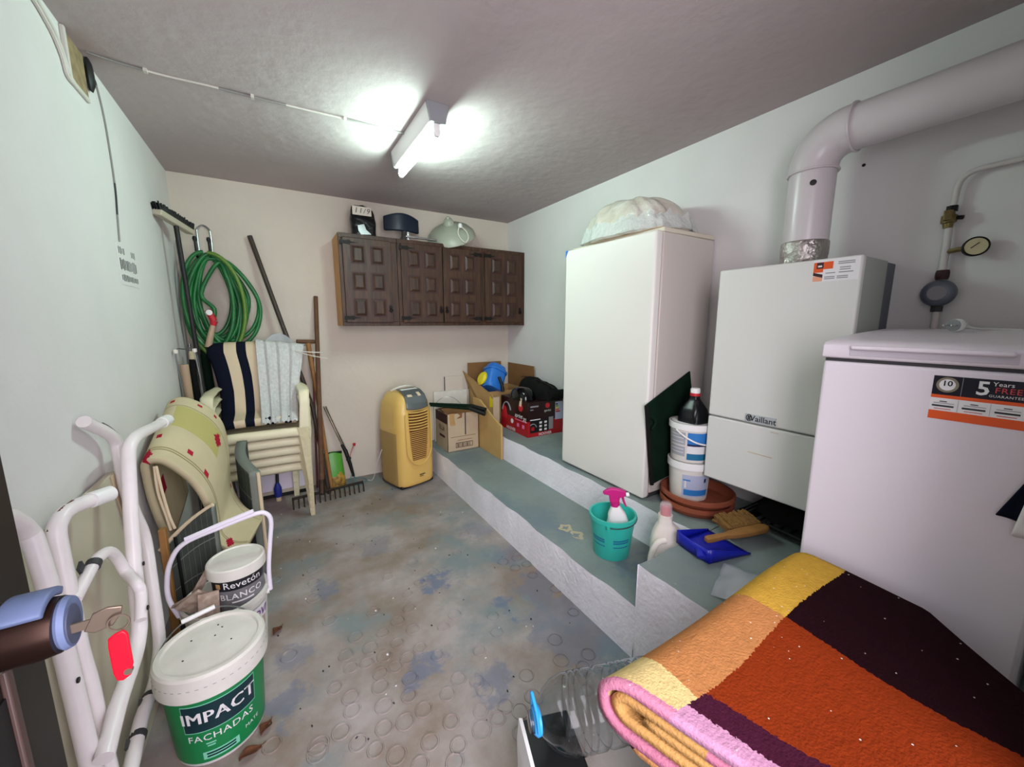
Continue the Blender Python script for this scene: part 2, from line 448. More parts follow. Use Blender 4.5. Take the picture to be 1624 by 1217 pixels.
def floor_mat(name, blobs, base1='#857b70', base2='#8f8a85', cool='#6b7a7e'):
    """painted concrete: worn dusty paint with patches where the old blue coat shows"""
    m = bpy.data.materials.new(name); m.use_nodes = True; nt = m.node_tree; b = nt.nodes['Principled BSDF']; L = nt.links.new
    b.inputs['Roughness'].default_value = 0.55
    geo = nt.nodes.new('ShaderNodeNewGeometry')
    def noise(sc, det=6, rough=0.6):
        n = nt.nodes.new('ShaderNodeTexNoise'); n.inputs['Scale'].default_value = sc; n.inputs['Detail'].default_value = det; n.inputs['Roughness'].default_value = rough
        L(geo.outputs['Position'], n.inputs['Vector']); return n
    def ramp(src, p0, p1, c0, c1):
        r = nt.nodes.new('ShaderNodeValToRGB'); r.color_ramp.elements[0].position = p0; r.color_ramp.elements[1].position = p1
        r.color_ramp.elements[0].color = c0; r.color_ramp.elements[1].color = c1; L(src, r.inputs[0]); return r.outputs[0]
    def mix(fac, a, c):
        x = nt.nodes.new('ShaderNodeMix'); x.data_type = 'RGBA'; L(fac, x.inputs[0])
        if isinstance(a, tuple): x.inputs[6].default_value = a
        else: L(a, x.inputs[6])
        if isinstance(c, tuple): x.inputs[7].default_value = c
        else: L(c, x.inputs[7])
        return x.outputs[2]
    W0, W1 = (0, 0, 0, 1), (1, 1, 1, 1)
    c = ramp(noise(2.3, 7, .62).outputs['Fac'], 0.40, 0.60, rgb(base1), rgb(base2))
    c = mix(ramp(noise(1.7, 8, 0.65).outputs['Fac'], 0.5, 0.62, W0, W1), c, rgb(cool))
    # patches with ragged outlines
    nz = noise(9, 6, 0.7)
    mask = None
    for (x, y, r, k) in blobs:
        vm = nt.nodes.new('ShaderNodeVectorMath'); vm.operation = 'DISTANCE'; L(geo.outputs['Position'], vm.inputs[0]); vm.inputs[1].default_value = (x, y, 0.0)
        ad = nt.nodes.new('ShaderNodeMath'); ad.operation = 'MULTIPLY_ADD'; L(nz.outputs['Fac'], ad.inputs[0]); ad.inputs[1].default_value = 0.42; L(vm.outputs['Value'], ad.inputs[2])
        mr = nt.nodes.new('ShaderNodeMapRange'); mr.inputs[1].default_value = r + 0.21 + 0.02; mr.inputs[2].default_value = r + 0.21 - 0.02; mr.inputs[3].default_value = 0; mr.inputs[4].default_value = k; L(ad.outputs[0], mr.inputs[0])
        if mask is None: mask = mr.outputs[0]
        else:
            mx = nt.nodes.new('ShaderNodeMath'); mx.operation = 'MAXIMUM'; L(mask, mx.inputs[0]); L(mr.outputs[0], mx.inputs[1]); mask = mx.outputs[0]
    if mask is not None: c = mix(mask, c, rgb('#5b6b88'))
    c = mix(ramp(noise(38, 4).outputs['Fac'], 0.66, 0.76, W0, (0.45, 0.45, 0.45, 1)), c, rgb('#b3aca6'))
    L(c, b.inputs['Base Color'])
    bp = nt.nodes.new('ShaderNodeBump'); bp.inputs['Strength'].default_value = 0.35; bp.inputs['Distance'].default_value = 0.006
    L(noise(30, 8).outputs['Fac'], bp.inputs['Height']); L(bp.outputs[0], b.inputs['Normal'])
    MATS[name] = m
floor_mat('floor_paint', [(0.58, 1.73, 0.05, 0.75), (0.66, 1.76, 0.03, 0.7), (0.82, 1.42, 0.045, 0.75), (0.10, 2.0, 0.05, 0.5), (0.36, 1.27, 0.05, 0.6), (0.42, 1.33, 0.03, 0.6), (0.60, 1.10, 0.07, 0.5), (1.05, 1.15, 0.22, 0.40), (1.04, 1.45, 0.12, 0.40), (1.06, 1.75, 0.10, 0.35), (1.0, 2.1, 0.08, 0.3), (-0.08, 1.42, 0.07, 0.5), (-0.05, 1.62, 0.05, 0.4), (0.40, 2.25, 0.10, 0.28), (0.9, 2.9, 0.3, 0.2)], '#85766a', '#a59c99', '#7a8586')
floor_mat('step_paint', [(1.35, 1.0, 0.25, 0.45), (1.3, 1.5, 0.2, 0.3)], '#7d8784', '#84918e', '#6f7e84')

# ------------------------------------------------------------------ the room
LX, RX, D, CZ, NY = -0.524, 2.033, 3.426, 2.295, -0.04
S1X, Z1, S2X, Z2, LY = 1.12, 0.22, 1.52, 0.41, 0.905
T = 0.12
floor = struct(obj('floor', MB().box(LX - T, RX + T, -1.6, D + T, -0.1, 0), 'floor_paint'))
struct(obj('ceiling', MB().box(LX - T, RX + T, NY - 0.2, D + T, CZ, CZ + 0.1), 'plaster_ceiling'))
struct(obj('wall_left', MB().box(LX - T, LX, NY, D + T, 0, CZ), 'plaster'))
struct(obj('wall_back', MB().box(LX, RX, D, D + T, 0, CZ), 'plaster_back'))
wall_right = struct(obj('wall_right', MB().box(RX, RX + T, NY, D + T, 0, CZ), 'plaster'))
b = MB().box(LX - T, -0.31, NY - 0.2, NY, 0, CZ).box(0.86, RX + T, NY - 0.2, NY, 0, CZ).box(-0.31, 0.86, NY - 0.2, NY, 2.06, CZ)
struct(obj('wall_near', b, 'plaster'))

def wob(t, amp, seed):
    return amp * (math.sin(t * 7.1 + seed) * .5 + math.sin(t * 17.3 + seed * 2.1) * .3 + math.sin(t * 41.7 + seed * .7) * .2)
# low step
n = 60
def step(name, x0, x1, y0, y1, z, zb, seed):
    bt = MB()
    bt.grid(lambda u, v: ((x0 + wob(y0 + (y1 - y0) * v, .012, seed)) * (1 - u) + x1 * u, y0 + (y1 - y0) * v, z + (wob(y0 + (y1 - y0) * v, .005, seed + 3) if u == 0 else 0)), 2, n)
    br = MB()
    br.grid(lambda u, v: (x0 + wob(y0 + (y1 - y0) * v, .012, seed) * u - (1 - u) * .008, y0 + (y1 - y0) * v, zb + (z - zb + wob(y0 + (y1 - y0) * v, .005, seed + 3)) * u), 3, n)
    o = struct(obj(name, bt, 'step_paint', smooth=60))
    r = obj('riser', br, 'riser_white', o, smooth=60)
    return o
# treads are solid underneath: a concrete core below each one
s1 = step('step_1', S1X, S2X + .02, LY, D, Z1, 0, 1.3)
obj('step_core', MB().box(S1X + .03, RX, LY, D, 0, Z1 - .02), 'riser_white', s1, smooth=0)
s2 = step('step_2', S2X, RX, LY, D, Z2, Z1 - .01, 5.2)
obj('step_core', MB().box(S2X + .03, RX, LY, D, Z1 - .02, Z2 - .02), 'riser_white', s2, smooth=0)
# cream paint stain dried on the low step
for k, (x, y, r_) in enumerate(((1.265, 1.515, .036), (1.262, 1.430, .042))):
    b = MB(); b.grid(lambda u, v: (x + (r_ * (.50 + .50 * v) + .008 * math.sin(u * 19 + k)) * math.cos(2 * PI * u), y + (r_ * (.50 + .55 * v) + .007 * math.sin(u * 31 + 2 * k)) * math.sin(2 * PI * u), Z1 + .0012), 40, 1)
    obj('paint_stain', b, mat('stain_cream', '#b9ad90', .8), s1, smooth=0)
# raised landing
bt = MB()
bt.grid(lambda u, v: ((S1X + wob(NY + (LY - NY) * v, .012, 1.3) - .004) * (1 - u) + RX * u, NY + (LY + (wob(u * 2, .010, 4) if v == 1 else 0) - NY) * v, Z2), 24, 30)
land = struct(obj('step_3', bt, 'step_paint', smooth=60))
br = MB()
br.grid(lambda u, v: (S1X + wob(NY + (LY - NY) * v, .012, 1.3) - .004 - (1 - u) * .006, NY + (LY - NY) * v, Z2 * u), 3, 30)
br.grid(lambda u, v: (S1X - .004 + (S2X - S1X + .02) * u, LY + (wob(u * .4 / 1.0, .008, 4) if v == 1 else 0), Z1 - .02 + (Z2 - Z1 + .02) * v), 12, 2)
obj('riser', br, 'riser_white', land, smooth=60)
obj('step_core', MB().box(S1X + .03, RX, NY, LY - .02, 0, Z2 - .02), 'riser_white', land, smooth=0)

# ring marks raised in the floor paint
rings = [(0.079,1.383),(0.123,1.315),(0.119,1.261),(0.29,1.552),(0.364,1.589),(0.406,1.506),(0.329,1.468),(0.228,1.5),(0.267,1.43),(0.292,1.357),(0.201,1.434),(0.346,1.373),(0.236,1.358),(0.143,1.444),(0.223,1.301),(0.327,1.277),(0.303,1.212),(0.218,1.221),(0.332,1.136),(0.424,1.147),(0.499,1.029),(0.546,1.092),(0.581,1.0),(0.537,0.975),(0.265,1.128),(0.2,1.144),(0.397,1.048),(0.473,0.969),(0.616,0.958),(0.118,1.14),(0.161,1.091),(0.213,1.041),(0.315,1.023),(0.389,0.967),(0.004,1.176),(0.076,1.206),(-0.118,1.276),(-0.061,1.63),(0.482,1.182),(0.538,1.137),(0.451,1.322),(0.598,1.491),(0.715,1.302),(0.527,1.448),(0.28,1.702),(0.429,1.639),(0.745,1.392),(0.864,1.045),(0.976,1.01),(0.921,0.977),(0.87,0.9),(0.683,0.98),(0.71,1.062),(0.607,1.255),(0.102,1.749),(0.062,2.076),(0.065,2.192),(0.052,1.945),(0.532,1.79),(0.4,1.917),(0.452,1.738),(0.55,1.974),(0.62,1.83),(0.8,1.931),(0.987,1.721),(1.017,1.638),(1.063,1.537),(1.105,1.387),(1.071,1.711),(1.088,1.634),(1.075,1.219),(0.955,2.021),(0.926,2.105),(-0.107,2.202),(0.186,1.592),(0.136,1.514),(0.403,1.394),(0.906,1.139),(0.58,0.895),(0.04,2.75),(0.299,2.593),(0.536,2.412),(0.36,0.928),(0.267,0.977),(0.009,1.198)]
b = MB()
for i, (x, y) in enumerate(rings):
    r = 0.024 + 0.006 * ((i * 37) % 10) / 10
    b.tube([(px, py, 0.0008) for px, py, _ in circle((x, y, 0), r, 20)], 0.0034, 6, closed=True, m=0)
ro = obj('ring_marks', b, 'floor_paint', floor, smooth=60); ro['kind'] = 'stuff'
# crumbs and chips lying about
b = MB()
for i in range(70):
    x, y = random.uniform(-.1, 1.05), random.uniform(.95, 3.1)
    b.obox((x, y, .002), (random.uniform(.003, .009), random.uniform(.003, .007), .003), (random.random(), random.random(), random.random() * 6), random.choice([0, 0, 1]))
cr = obj('floor_crumbs', b, ['print_dark', 'print_white'], floor, smooth=0); cr['kind'] = 'stuff'

def leaf(loc, rz, label, L=.05, W=.018):
    b = MB()
    b.grid(lambda u, v: ((u - .5) * L, (v - .5) * 2 * W * math.sin(PI * min(max(u, .03), .97)), .004 + .01 * (v - .5) ** 2 * 4 + .006 * math.sin(u * 5)), 10, 6)
    b.tube([(.5 * L, 0, .006), (.72 * L, .003, .006)], .001, 5)
    o = obj('dry_leaf', b, 'rust', None, solid=.0008); o.location = loc; o.rotation_euler = (0, 0, rz); tag(o, label, 'leaf', 'dry leaves on the floor')
leaf((-.10, 1.80, 0), .9, 'dry brown leaf on the floor beside the big paint bucket')
leaf((-.135, 1.345, 0), 1.0, 'dry brown leaf on the floor right of the green bucket')
leaf((-.175, 1.28, 0), .3, 'dry reddish leaf on the floor in front of the green bucket', .06)

# ------------------------------------------------------------------ ceiling: fluorescent light and wiring
t = thing('fluorescent_light', 'white batten fluorescent light glowing on the ceiling', 'light', (0.695, 2.09, CZ))
body = [(-.052, 0), (.052, 0), (.034, -.078), (-.034, -.078)]
obj('housing', MB().prism(body, -.30, .30, 'xz'), 'white_enamel', t, bevel=.003)
for s in (-1, 1):
    e = obj('end_cap', MB().prism([(-.054, 0), (.054, 0), (.036, -.082), (-.036, -.082)], s * .30, s * .315, 'xz'), 'grey', t, bevel=.002)
    obj('lamp_holder', MB().prism([(-.014, -.078), (.014, -.078), (.014, -.122), (.008, -.133), (-.008, -.133), (-.014, -.122)], s * .282, s * .300, 'xz'), 'white_plastic', t, bevel=.002)
b = MB(); b.lathe([(.0001, -.28), (.017, -.28), (.017, .28), (.0001, .28)], 16, (0, 0, -.114), R=Matrix.Rotation(PI / 2, 3, 'X'))
obj('lamp_tube', b, 'tube_glow', t)
b = MB(); b.tube([(-.035, -.055, -.004), (-.06, -.055, -.004), (-.06, .04, -.004)], .002, 6); 
cable = smooth_path([(-.500, 2.12, CZ - .004), (-.42, 2.135, CZ - .006), (-.295, 2.15, CZ - .004), (-.15, 2.142, CZ - .004), (-.005, 2.139, CZ - .006), (.15, 2.14, CZ - .004), (.289, 2.132, CZ - .005), (.48, 2.128, CZ - .004), (.655, 2.13, CZ - .004)], 5)
o = thing('ceiling_cable', 'thin grey cable running across the ceiling to the light', 'cable', (0, 0, 0))
for k in range(0, len(cable) - 1, 8):
    seg = cable[k:k + 9]
    obj('cable_run', MB().tube(seg, .0045, 6), 'cable_grey' if (k // 8) % 2 == 0 else 'cable_paint', o)
for k in (8, 20, 32):
    p = cable[k]; obj('cable_clip', MB().box(p[0] - .006, p[0] + .006, p[1] - .010, p[1] + .010, p[2] - .007, CZ), 'cable_paint', o)
o = thing('junction_box', 'open brown junction hole with black plug at the ceiling corner', 'junction box', (LX, 2.10, 2.21))
obj('recess', MB().box(0, .004, -.115, .05, -.07, .08), 'cavity', o)
b = MB(); b.lathe([(.0001, 0), (.04, 0), (.045, .008), (.03, .016), (.0001, .018)], 20, (.003, .075, .03), R=Matrix.Rotation(PI / 2, 3, 'Y') @ Matrix.Diagonal((1.35, .55, 1)))
obj('black_plug', b, 'black', o)
b = MB(); b.box(0, .012, -.125, -.108, -.085, .082).box(0, .010, -.115, .04, -.085, -.068)
obj('plaster_rim', b, 'cable_paint', o, bevel=.003)
o = thing('wall_cables', 'pair of cream cables along the top of the left wall', 'cable', (0, 0, 0))
for dz, dy in ((0, 0), (-.016, -.012)):
    pts = [(LX + .006, .2, 2.283 + dz), (LX + .006, 1.2, 2.281 + dz), (LX + .006, 1.70, 2.272 + dz), (LX + .006, 1.88 + dy, 2.245 + dz), (LX + .006, 1.95 + dy, 2.20 + dz), (LX + .006, 1.975 + dy, 2.150 + dz), (LX + .006, 2.01, 2.138 + dz * .5)]
    obj('cable_run', MB().tube(smooth_path(pts, 5), .006, 6), 'cable_paint', o)
o = thing('wall_cable', 'thin dark cable dropping down the left wall to the vent', 'cable', (0, 0, 0))
pts = [(LX + .003, 2.20, 2.20), (LX + .003, 2.262, 2.16), (LX + .003, 2.285, 2.06), (LX + .003, 2.295, 1.95), (LX + .003, 2.29, 1.82), (LX + .003, 2.25, 1.66)]
pts = [(LX + .003, 2.215, 2.265), (LX + .003, 2.262, 2.245), (LX + .003, 2.303, 2.125), (LX + .003, 2.308, 1.90), (LX + .003, 2.28, 1.77), (LX + .003, 2.255, 1.66)]
sp = smooth_path(pts, 6)
for k in range(0, len(sp) - 1, 6):
    obj('cable_run', MB().tube(sp[k:k + 7], .0035, 6), 'cable_grey' if (k // 6) % 3 else 'dark_grey', o)
# plastered-over air vent
o = thing('air_vent', 'plastered over air vent with rows of dark slots on the left wall', 'vent', (LX, 2.335, 1.57))
obj('vent_plate', MB().box(0, .0015, -.125, .115, -.085, .085), 'plaster', o, bevel=.003)
for row, (z, hgt) in enumerate(((.055, .03), (.0, .05), (-.055, .028))):
    for k in range(11):
        if row == 0 and 4 <= k <= 7: continue
        y = -.105 + k * .0205
        hh = hgt * random.uniform(.7, 1.0)
        obj('vent_slot', MB().box(.0005, .0022, y, y + random.uniform(.006, .011), z - hh / 2, z + hh / 2), 'dark_grey', o, smooth=0)

# ------------------------------------------------------------------ kitchen wall cabinets
CY0, CY1, CB, CT = 3.10, D - .002, 1.305, 1.972
def cab_door(root, x0, x1, z0, z1, hinge_left, handle=True):
    w_, h_ = x1 - x0, z1 - z0
    d = obj('door', MB().box(x0, x1, -.020, 0, z0, z1), 'cab_wood', root, bevel=.004)
    pw, ph = w_ * .235, h_ * .19
    for i in (0, 1):
        for j in (0, 1, 2):
            cx = x0 + w_ * (.30 + .40 * i); cz = z0 + h_ * (.18 + .315 * j)
            b = MB()
            # recessed moulding then raised field
            b.box(cx - pw / 2 - .010, cx + pw / 2 + .010, -.0215, -.019, cz - ph / 2 - .010, cz + ph / 2 + .010, 1)
            k = len(b.v); o_, i_ = (pw / 2, ph / 2), (pw / 2 - .016, ph / 2 - .016)
            for (a, c_, yy) in ((o_[0], o_[1], -.0215), (i_[0], i_[1], -.030)):
                b.v += [(cx - a, yy, cz - c_), (cx + a, yy, cz - c_), (cx + a, yy, cz + c_), (cx - a, yy, cz + c_)]
            for q in range(4): b.face((k + q, k + (q + 1) % 4, k + 4 + (q + 1) % 4, k + 4 + q), 0)
            b.face((k + 4, k + 5, k + 6, k + 7), 0)
            obj('panel', b, ['cab_panel', 'maroon'], d, smooth=0)
    sx = 1 if hinge_left else -1; hx = x0 if hinge_left else x1
    for z in (z0 + .035, z1 - .035):
        poly = [(hx - sx * .012, z - .016), (hx + sx * .025, z - .012), (hx + sx * .05, z - .018), (hx + sx * .06, z - .006), (hx + sx * .11, z), (hx + sx * .06, z + .006), (hx + sx * .05, z + .018), (hx + sx * .025, z + .012), (hx - sx * .012, z + .016)]
        obj('hinge', MB().prism(poly, -.025, -.019, 'xz'), 'iron', d, smooth=0)
    if handle:
        kx = x1 - .022 if hinge_left else x0 + .022; kz = z0 + .105
        b = MB(); b.prism([(kx, kz + .034), (kx + .012, kz + .018), (kx + .009, kz), (kx + .012, kz - .018), (kx, kz - .03), (kx - .012, kz - .018), (kx - .009, kz), (kx - .012, kz + .018)], -.025, -.019, 'xz')
        b.tube(circle((kx, -.030, kz - .012), .012, 14, 'xz'), .003, 6, closed=True)
        b.tube([(kx, -.020, kz + .004), (kx, -.036, kz + .004)], .004, 8)
        obj('handle', b, 'iron', d)
def cabinet(name, label, x0, x1, doors, left_side):
    t = thing(name, label, 'cabinet', (0, CY0 + .02, 0), group='dark wood wall cabinets')
    yb = CY1 - CY0 - .02
    b = MB()
    b.box(x0 + .016, x1, .0, yb, CT - .018, CT).box(x0 + .016, x1, 0, yb, CB, CB + .018).box(x0 + .016, x1, yb - .008, yb, CB, CT).box(x1 - .016, x1, 0, yb, CB, CT)
    obj('carcass', b, 'cab_wood', t, smooth=0)
    obj('side_panel', MB().box(x0, x0 + .016, 0, yb, CB, CT), 'cab_side' if left_side else 'cab_wood', t, smooth=0)
    b = MB().box(x0, x1, -.004, .014, CT - .035, CT - .001, 0).box(x0, x1, -.004, .014, CB + .001, CB + .032, 0)
    for (a, c_) in doors['stiles']: b.box(a, c_, -.004, .014, CB + .032, CT - .035, 0)
    obj('face_frame', b, 'cab_wood', t, bevel=.002)
    for (a, c_, hl) in doors['doors']: cab_door(t, a, c_, CB + .026, CT - .030, hl)
cabinet('wall_cabinet', 'single door dark wood wall cabinet with tan side at the left end', .432, .848, {'stiles': [(.432, .462), (.795, .848)], 'doors': [(.455, .802, True)]}, True)
cabinet('wall_cabinet', 'double door dark wood wall cabinet in the middle of the row', .850, 1.588, {'stiles': [(.850, .884), (1.556, 1.588)], 'doors': [(.876, 1.215, True), (1.221, 1.562, False)]}, False)
cabinet('wall_cabinet', 'dark wood wall cabinet at the right end by the room corner', 1.590, 2.030, {'stiles': [(1.590, 1.618), (1.985, 2.03)], 'doors': [(1.612, 1.990, True)]}, False)

# things on top of the cabinets
t = thing('coffee_bag', 'black foil bag with a handwritten paper slip on top of the cabinets', 'bag', (.636, 3.24, CT))
def bagf(u, v):
    a = 2 * PI * u; wx = .093 - .003 * math.sin(v * 9) - .010 * max(0, v - .85) / .15; wy = .055 * (1 - .5 * v ** 3)
    ex = abs(math.cos(a)) ** .6 * (1 if math.cos(a) >= 0 else -1); ey = abs(math.sin(a)) ** .6 * (1 if math.sin(a) >= 0 else -1)
    return (wx * ex * (1 - .06 * v), wy * ey + .012 * v, .236 * v - (.020 * max(0, ex) * v) - .012 * abs(ex) * v ** 4 + .002 * math.sin(a * 7 + v * 11))
b = MB(); b.grid(bagf, 40, 22); b.face([i * 23 + 22 for i in range(40)])
obj('bag_body', b, mat('foil_black', '#141416', .22, 0, bump=(28, .6, .02)), t, smooth=60)
obj('paper_slip', MB().box(-.083, .052, -.0625, -.0605, .150, .212), 'paper', t, smooth=0)
text('writing', '11/9', .052, plane_fn((-.016, -.0632, .181), (1, 0, 0), (0, 0, 1)), 'ink', t, shear=.2, spacing=1.25)
obj('foil_picture', MB().prism([(-.052, .075), (-.005, .09), (.008, .05), (.045, .02), (-.03, .012), (-.048, .04)], -.063, -.0605, 'xz'), 'steel', t, smooth=0)

t = thing('headrest', 'dark blue curved vinyl headrest on a chrome bar lying on the cabinets', 'headrest', (.925, 3.20, CT))
def hr(u, v):
    x = -.135 + .27 * u; z = .075 + (.105 + .028 * math.sin(PI * u)) * v - (.0 if v else 0)
    return (x, -.015 + .05 * (2 * u - 1) ** 2, z)
obj('pad', MB().grid(hr, 24, 10), 'navy_vinyl', t, solid=.03, bevel=.008)
b = MB(); b.lathe([(.0001, 0), (.032, 0), (.032, .02), (.022, .035), (.020, .10), (.0001, .10)], 20, (.012, -.005, .0))
obj('socket', b, 'dark_grey', t)
obj('clamp', MB().lathe([(.0001, .0), (.016, .0), (.018, .03), (.016, .06), (.0001, .062)], 16, (.03, -.045, .004)), 'chrome', t)
obj('bar', MB().obox((.125, -.088, .020), (.25, .022, .014), (0, .02, -.02)), 'chrome', t, bevel=.003)

t = thing('lamp_shade', 'grey green conical lamp shade tipped over on the cabinets', 'lamp shade', (1.36, 3.24, CT))
R = Matrix.Rotation(math.radians(38), 3, 'Y') @ Matrix.Rotation(math.radians(-62), 3, 'X')
R = Euler((math.radians(26), math.radians(-24), 0)).to_matrix()
b = MB(); b.lathe([(.205, .0), (.197, .025), (.155, .068), (.095, .098), (.045, .112), (.040, .135), (.026, .155), (.0001, .158)], 40, (.0, .0, .085), R=R)
obj('shade', b, 'shade_green', t, smooth=60, solid=.004)
obj('collar', MB().lathe([(.0001, 0), (.020, 0), (.018, .02), (.012, .03), (.0001, .034)], 16, tuple(Vector((0, 0, .085)) + R @ Vector((.0, .0, .145))), R=R), 'shade_green', t)
loop = smooth_path([(.0, -.17, .14), (-.025, -.195, .09), (-.01, -.205, .04), (.035, -.205, .012), (.065, -.20, .05), (.055, -.19, .10), (.02, -.165, .142)], 6)
obj('cord', MB().tube(loop, .005, 8), 'cord_white', t)
obj('cord_plug', MB().lathe([(.0001, 0), (.016, 0), (.018, .02), (.012, .035), (.0001, .036)], 14, (.008, -.165, .13)), 'white_plastic', t)

# ------------------------------------------------------------------ tools and hose in the left corner
t = thing('floor_broom', 'upturned black broom leaning in the left corner, bristles up', 'broom', (-.440, 3.06, 0))
obj('handle', MB().tube([(.045, .0, .0), (.012, -.02, 1.2), (-.008, -.03, 1.885)], [.013, .0125, .0125], 12), 'black', t)
a = math.radians(68); ux, uy = math.cos(a), math.sin(a)
b = MB(); b.obox((-.012, -.03, 1.905), (.28, .050, .032), (math.radians(8), math.radians(10), a))
obj('broom_head', b, 'board_cream', t, bevel=.006)
b = MB()
for i in range(46):
    for j in range(4):
        s_ = (i / 45 - .5) * .268; q_ = (j / 3 - .5) * .036
        px, py = -.012 + ux * s_ - uy * q_, -.03 + uy * s_ + ux * q_
        z0 = 1.918 - s_ * .17
        b.tube([(px, py, z0), (px + ux * s_ * .12 + random.uniform(-.004, .004), py + uy * s_ * .1, z0 + random.uniform(.030, .042))], .0035, 4)
o = obj('bristles', b, 'black', t, smooth=0); o['kind'] = 'stuff'

# hook and hose on the back wall
t = thing('hose_hanger', 'grey wire hanger with two black pegs on the back wall', 'hanger', (-.365, D, 1.80))
b = MB(); b.tube(smooth_path([(-.036, -.008, -.06), (-.036, -.008, .12), (-.030, -.008, .155), (0, -.008, .178), (.030, -.008, .155), (.036, -.008, .12), (.036, -.008, -.06)], 6), .006, 8)
obj('wire_loop', b, 'steel', t)
for s in (-1, 1):
    b = MB(); b.tube(smooth_path([(s * .036, -.008, -.03), (s * .036, -.09, -.05), (s * .036, -.13, -.03), (s * .036, -.14, .03), (s * .036, -.14, .055)], 5), .007, 8)
    b.lathe([(.0001, 0), (.008, 0), (.013, .015), (.010, .03), (.0001, .034)], 12, (s * .036, -.14, .05))
    obj('peg', b, 'black', t)
t = thing('garden_hose', 'coiled green garden hose hung on the back wall', 'hose', (-.34, 3.33, 1.77))
rnd = random.Random(3)
pts = []; NL = 11
for k in range(NL):
    wl, wr = rnd.uniform(.07, .155), rnd.uniform(.10, .225); bz = -rnd.uniform(.50, .66); cx = rnd.uniform(-.02, .02); dy = -.06 * (k / NL) + rnd.uniform(-.01, .01)
    tw = rnd.uniform(-.05, .05)
    for q in range(12):
        a = PI / 2 + 2 * PI * q / 12
        sx_ = math.cos(a); sz_ = math.sin(a)
        hw = wr if sx_ > 0 else wl
        top = .012 - .0035 * k if k % 2 else .006
        z = (sz_ - 1) / 2 * (-bz) + (top if q == 0 else 0)
        x = cx + sx_ * hw * (1.0 - .25 * max(0, sz_)) + tw * (1 - sz_) / 2
        pts.append((max(x, -.165), dy - .03 * (1 - sz_) / 2 + .02, z))
pts += [(-.06, -.06, -.25), (.0, -.07, -.35), (-.02, -.075, -.44)]
hp = smooth_path(pts, 5)
obj('hose_coil', MB().tube(hp, .0125, 8), 'hose_green', t, smooth=80)
# pale stripe of the hose: outer loops in the lighter coat
lp = [(.17 * math.cos(a_) * (1 if math.cos(a_) > 0 else .85), -.075, -.33 + .34 * math.sin(a_)) for a_ in [PI / 2 - 2 * PI * q / 30 for q in range(22)]]
obj('hose_loop', MB().tube(smooth_path(lp, 3), .0125, 8), mat('hose_olive', '#5c7f2c', .4), t, smooth=80)
lp = [(-.02 + .13 * math.cos(a_), -.095, -.30 + .31 * math.sin(a_)) for a_ in [PI / 2 + 2 * PI * q / 30 for q in range(26)]]
obj('hose_loop', MB().tube(smooth_path(lp, 3), .012, 8), 'hose_green', t, smooth=80)
b = MB(); b.tube([(-.03, -.105, -.36), (-.005, -.108, -.43)], [.018, .020], 10); b.tube([(-.005, -.108, -.43), (-.012, -.11, -.46)], [.022, .016], 10)
obj('connector', b, 'red', t)
obj('nozzle', MB().tube([(-.012, -.11, -.455), (-.03, -.115, -.52), (-.05, -.118, -.60)], [.015, .018, .020], 12), mat('nozzle_beige', '#b59a80', .5), t)
obj('valve_white', MB().lathe([(.0001, -.01), (.016, -.008), (.018, .01), (.0001, .014)], 12, (-.022, -.125, -.375), R=Matrix.Rotation(PI / 2, 3, 'X')), 'white_plastic', t)

# clutter in the corner below the hose
def pole(name, label, pts, r, m, cat='pole', tip=None, tipm=None):
    p0 = Vector(pts[0]); t = thing(name, label, cat, tuple(p0))
    obj('shaft', MB().tube([tuple(Vector(p) - p0) for p in pts], r, 12), m, t)
    if tip: obj('end_cap', MB().tube([tuple(Vector(p) - p0) for p in tip], r * 1.25 if not isinstance(r, list) else .016, 12), tipm or m, t)
    return t
pole('metal_rod', 'thin grey rod standing in the left corner by the broom', [(-.49, 3.20, 0), (-.50, 3.31, 1.18)], .006, 'steel', tip=[(-.499, 3.302, 1.10), (-.50, 3.31, 1.19)])
pole('metal_rod', 'long thin grey rod in the left corner reaching above the broom handle middle', [(-.43, 3.25, 0), (-.508, 3.37, 1.86)], .005, 'steel')
pole('fabric_parasol', 'folded dark green parasol standing behind the striped cushion', [(-.42, 3.28, 0), (-.425, 3.31, .55), (-.43, 3.34, 1.16)], [.035, .048, .022], 'dark_green', 'parasol')
pole('folded_umbrella', 'folded black umbrella standing in the corner below the hose', [(-.485, 3.10, 0), (-.478, 3.12, .5), (-.47, 3.14, 1.10)], [.03, .036, .016], 'black_cloth', 'umbrella', tip=[(-.47, 3.14, 1.08), (-.468, 3.145, 1.15)], tipm='cream_cloth')
pole('brush_handle', 'pale wooden tool handle standing in the left corner', [(-.46, 2.98, 0), (-.478, 2.99, .6), (-.49, 3.0, 1.08)], [.012, .018, .022], 'nozzle_beige', 'handle')
o = thing('wire_frame', 'bent wire frame with pale tips leaning in the left corner', 'wire frame', (-.49, 2.96, .0))
b = MB(); b.tube(smooth_path([(.0, .0, .0), (-.005, -.01, .6), (-.012, -.03, .95), (-.016, -.05, 1.16), (.02, -.02, 1.175), (.06, .02, 1.165), (.07, .03, 1.0), (.05, .02, .4), (.04, .02, .0)], 5), .004, 6)
b.tube(smooth_path([(.06, .02, 1.165), (.07, .02, 1.0), (.075, .03, .8), (.075, .03, .5), (.07, .03, 0)], 5), .003, 6)
obj('wire', b, 'steel', o)
b = MB(); b.lathe([(.0001, -.012), (.012, -.01), (.012, .01), (.0001, .012)], 10, (-.016, -.05, 1.165)); b.lathe([(.0001, -.012), (.012, -.01), (.012, .01), (.0001, .012)], 10, (.06, .02, 1.165))
obj('tips', b, 'bottle_cream', o)

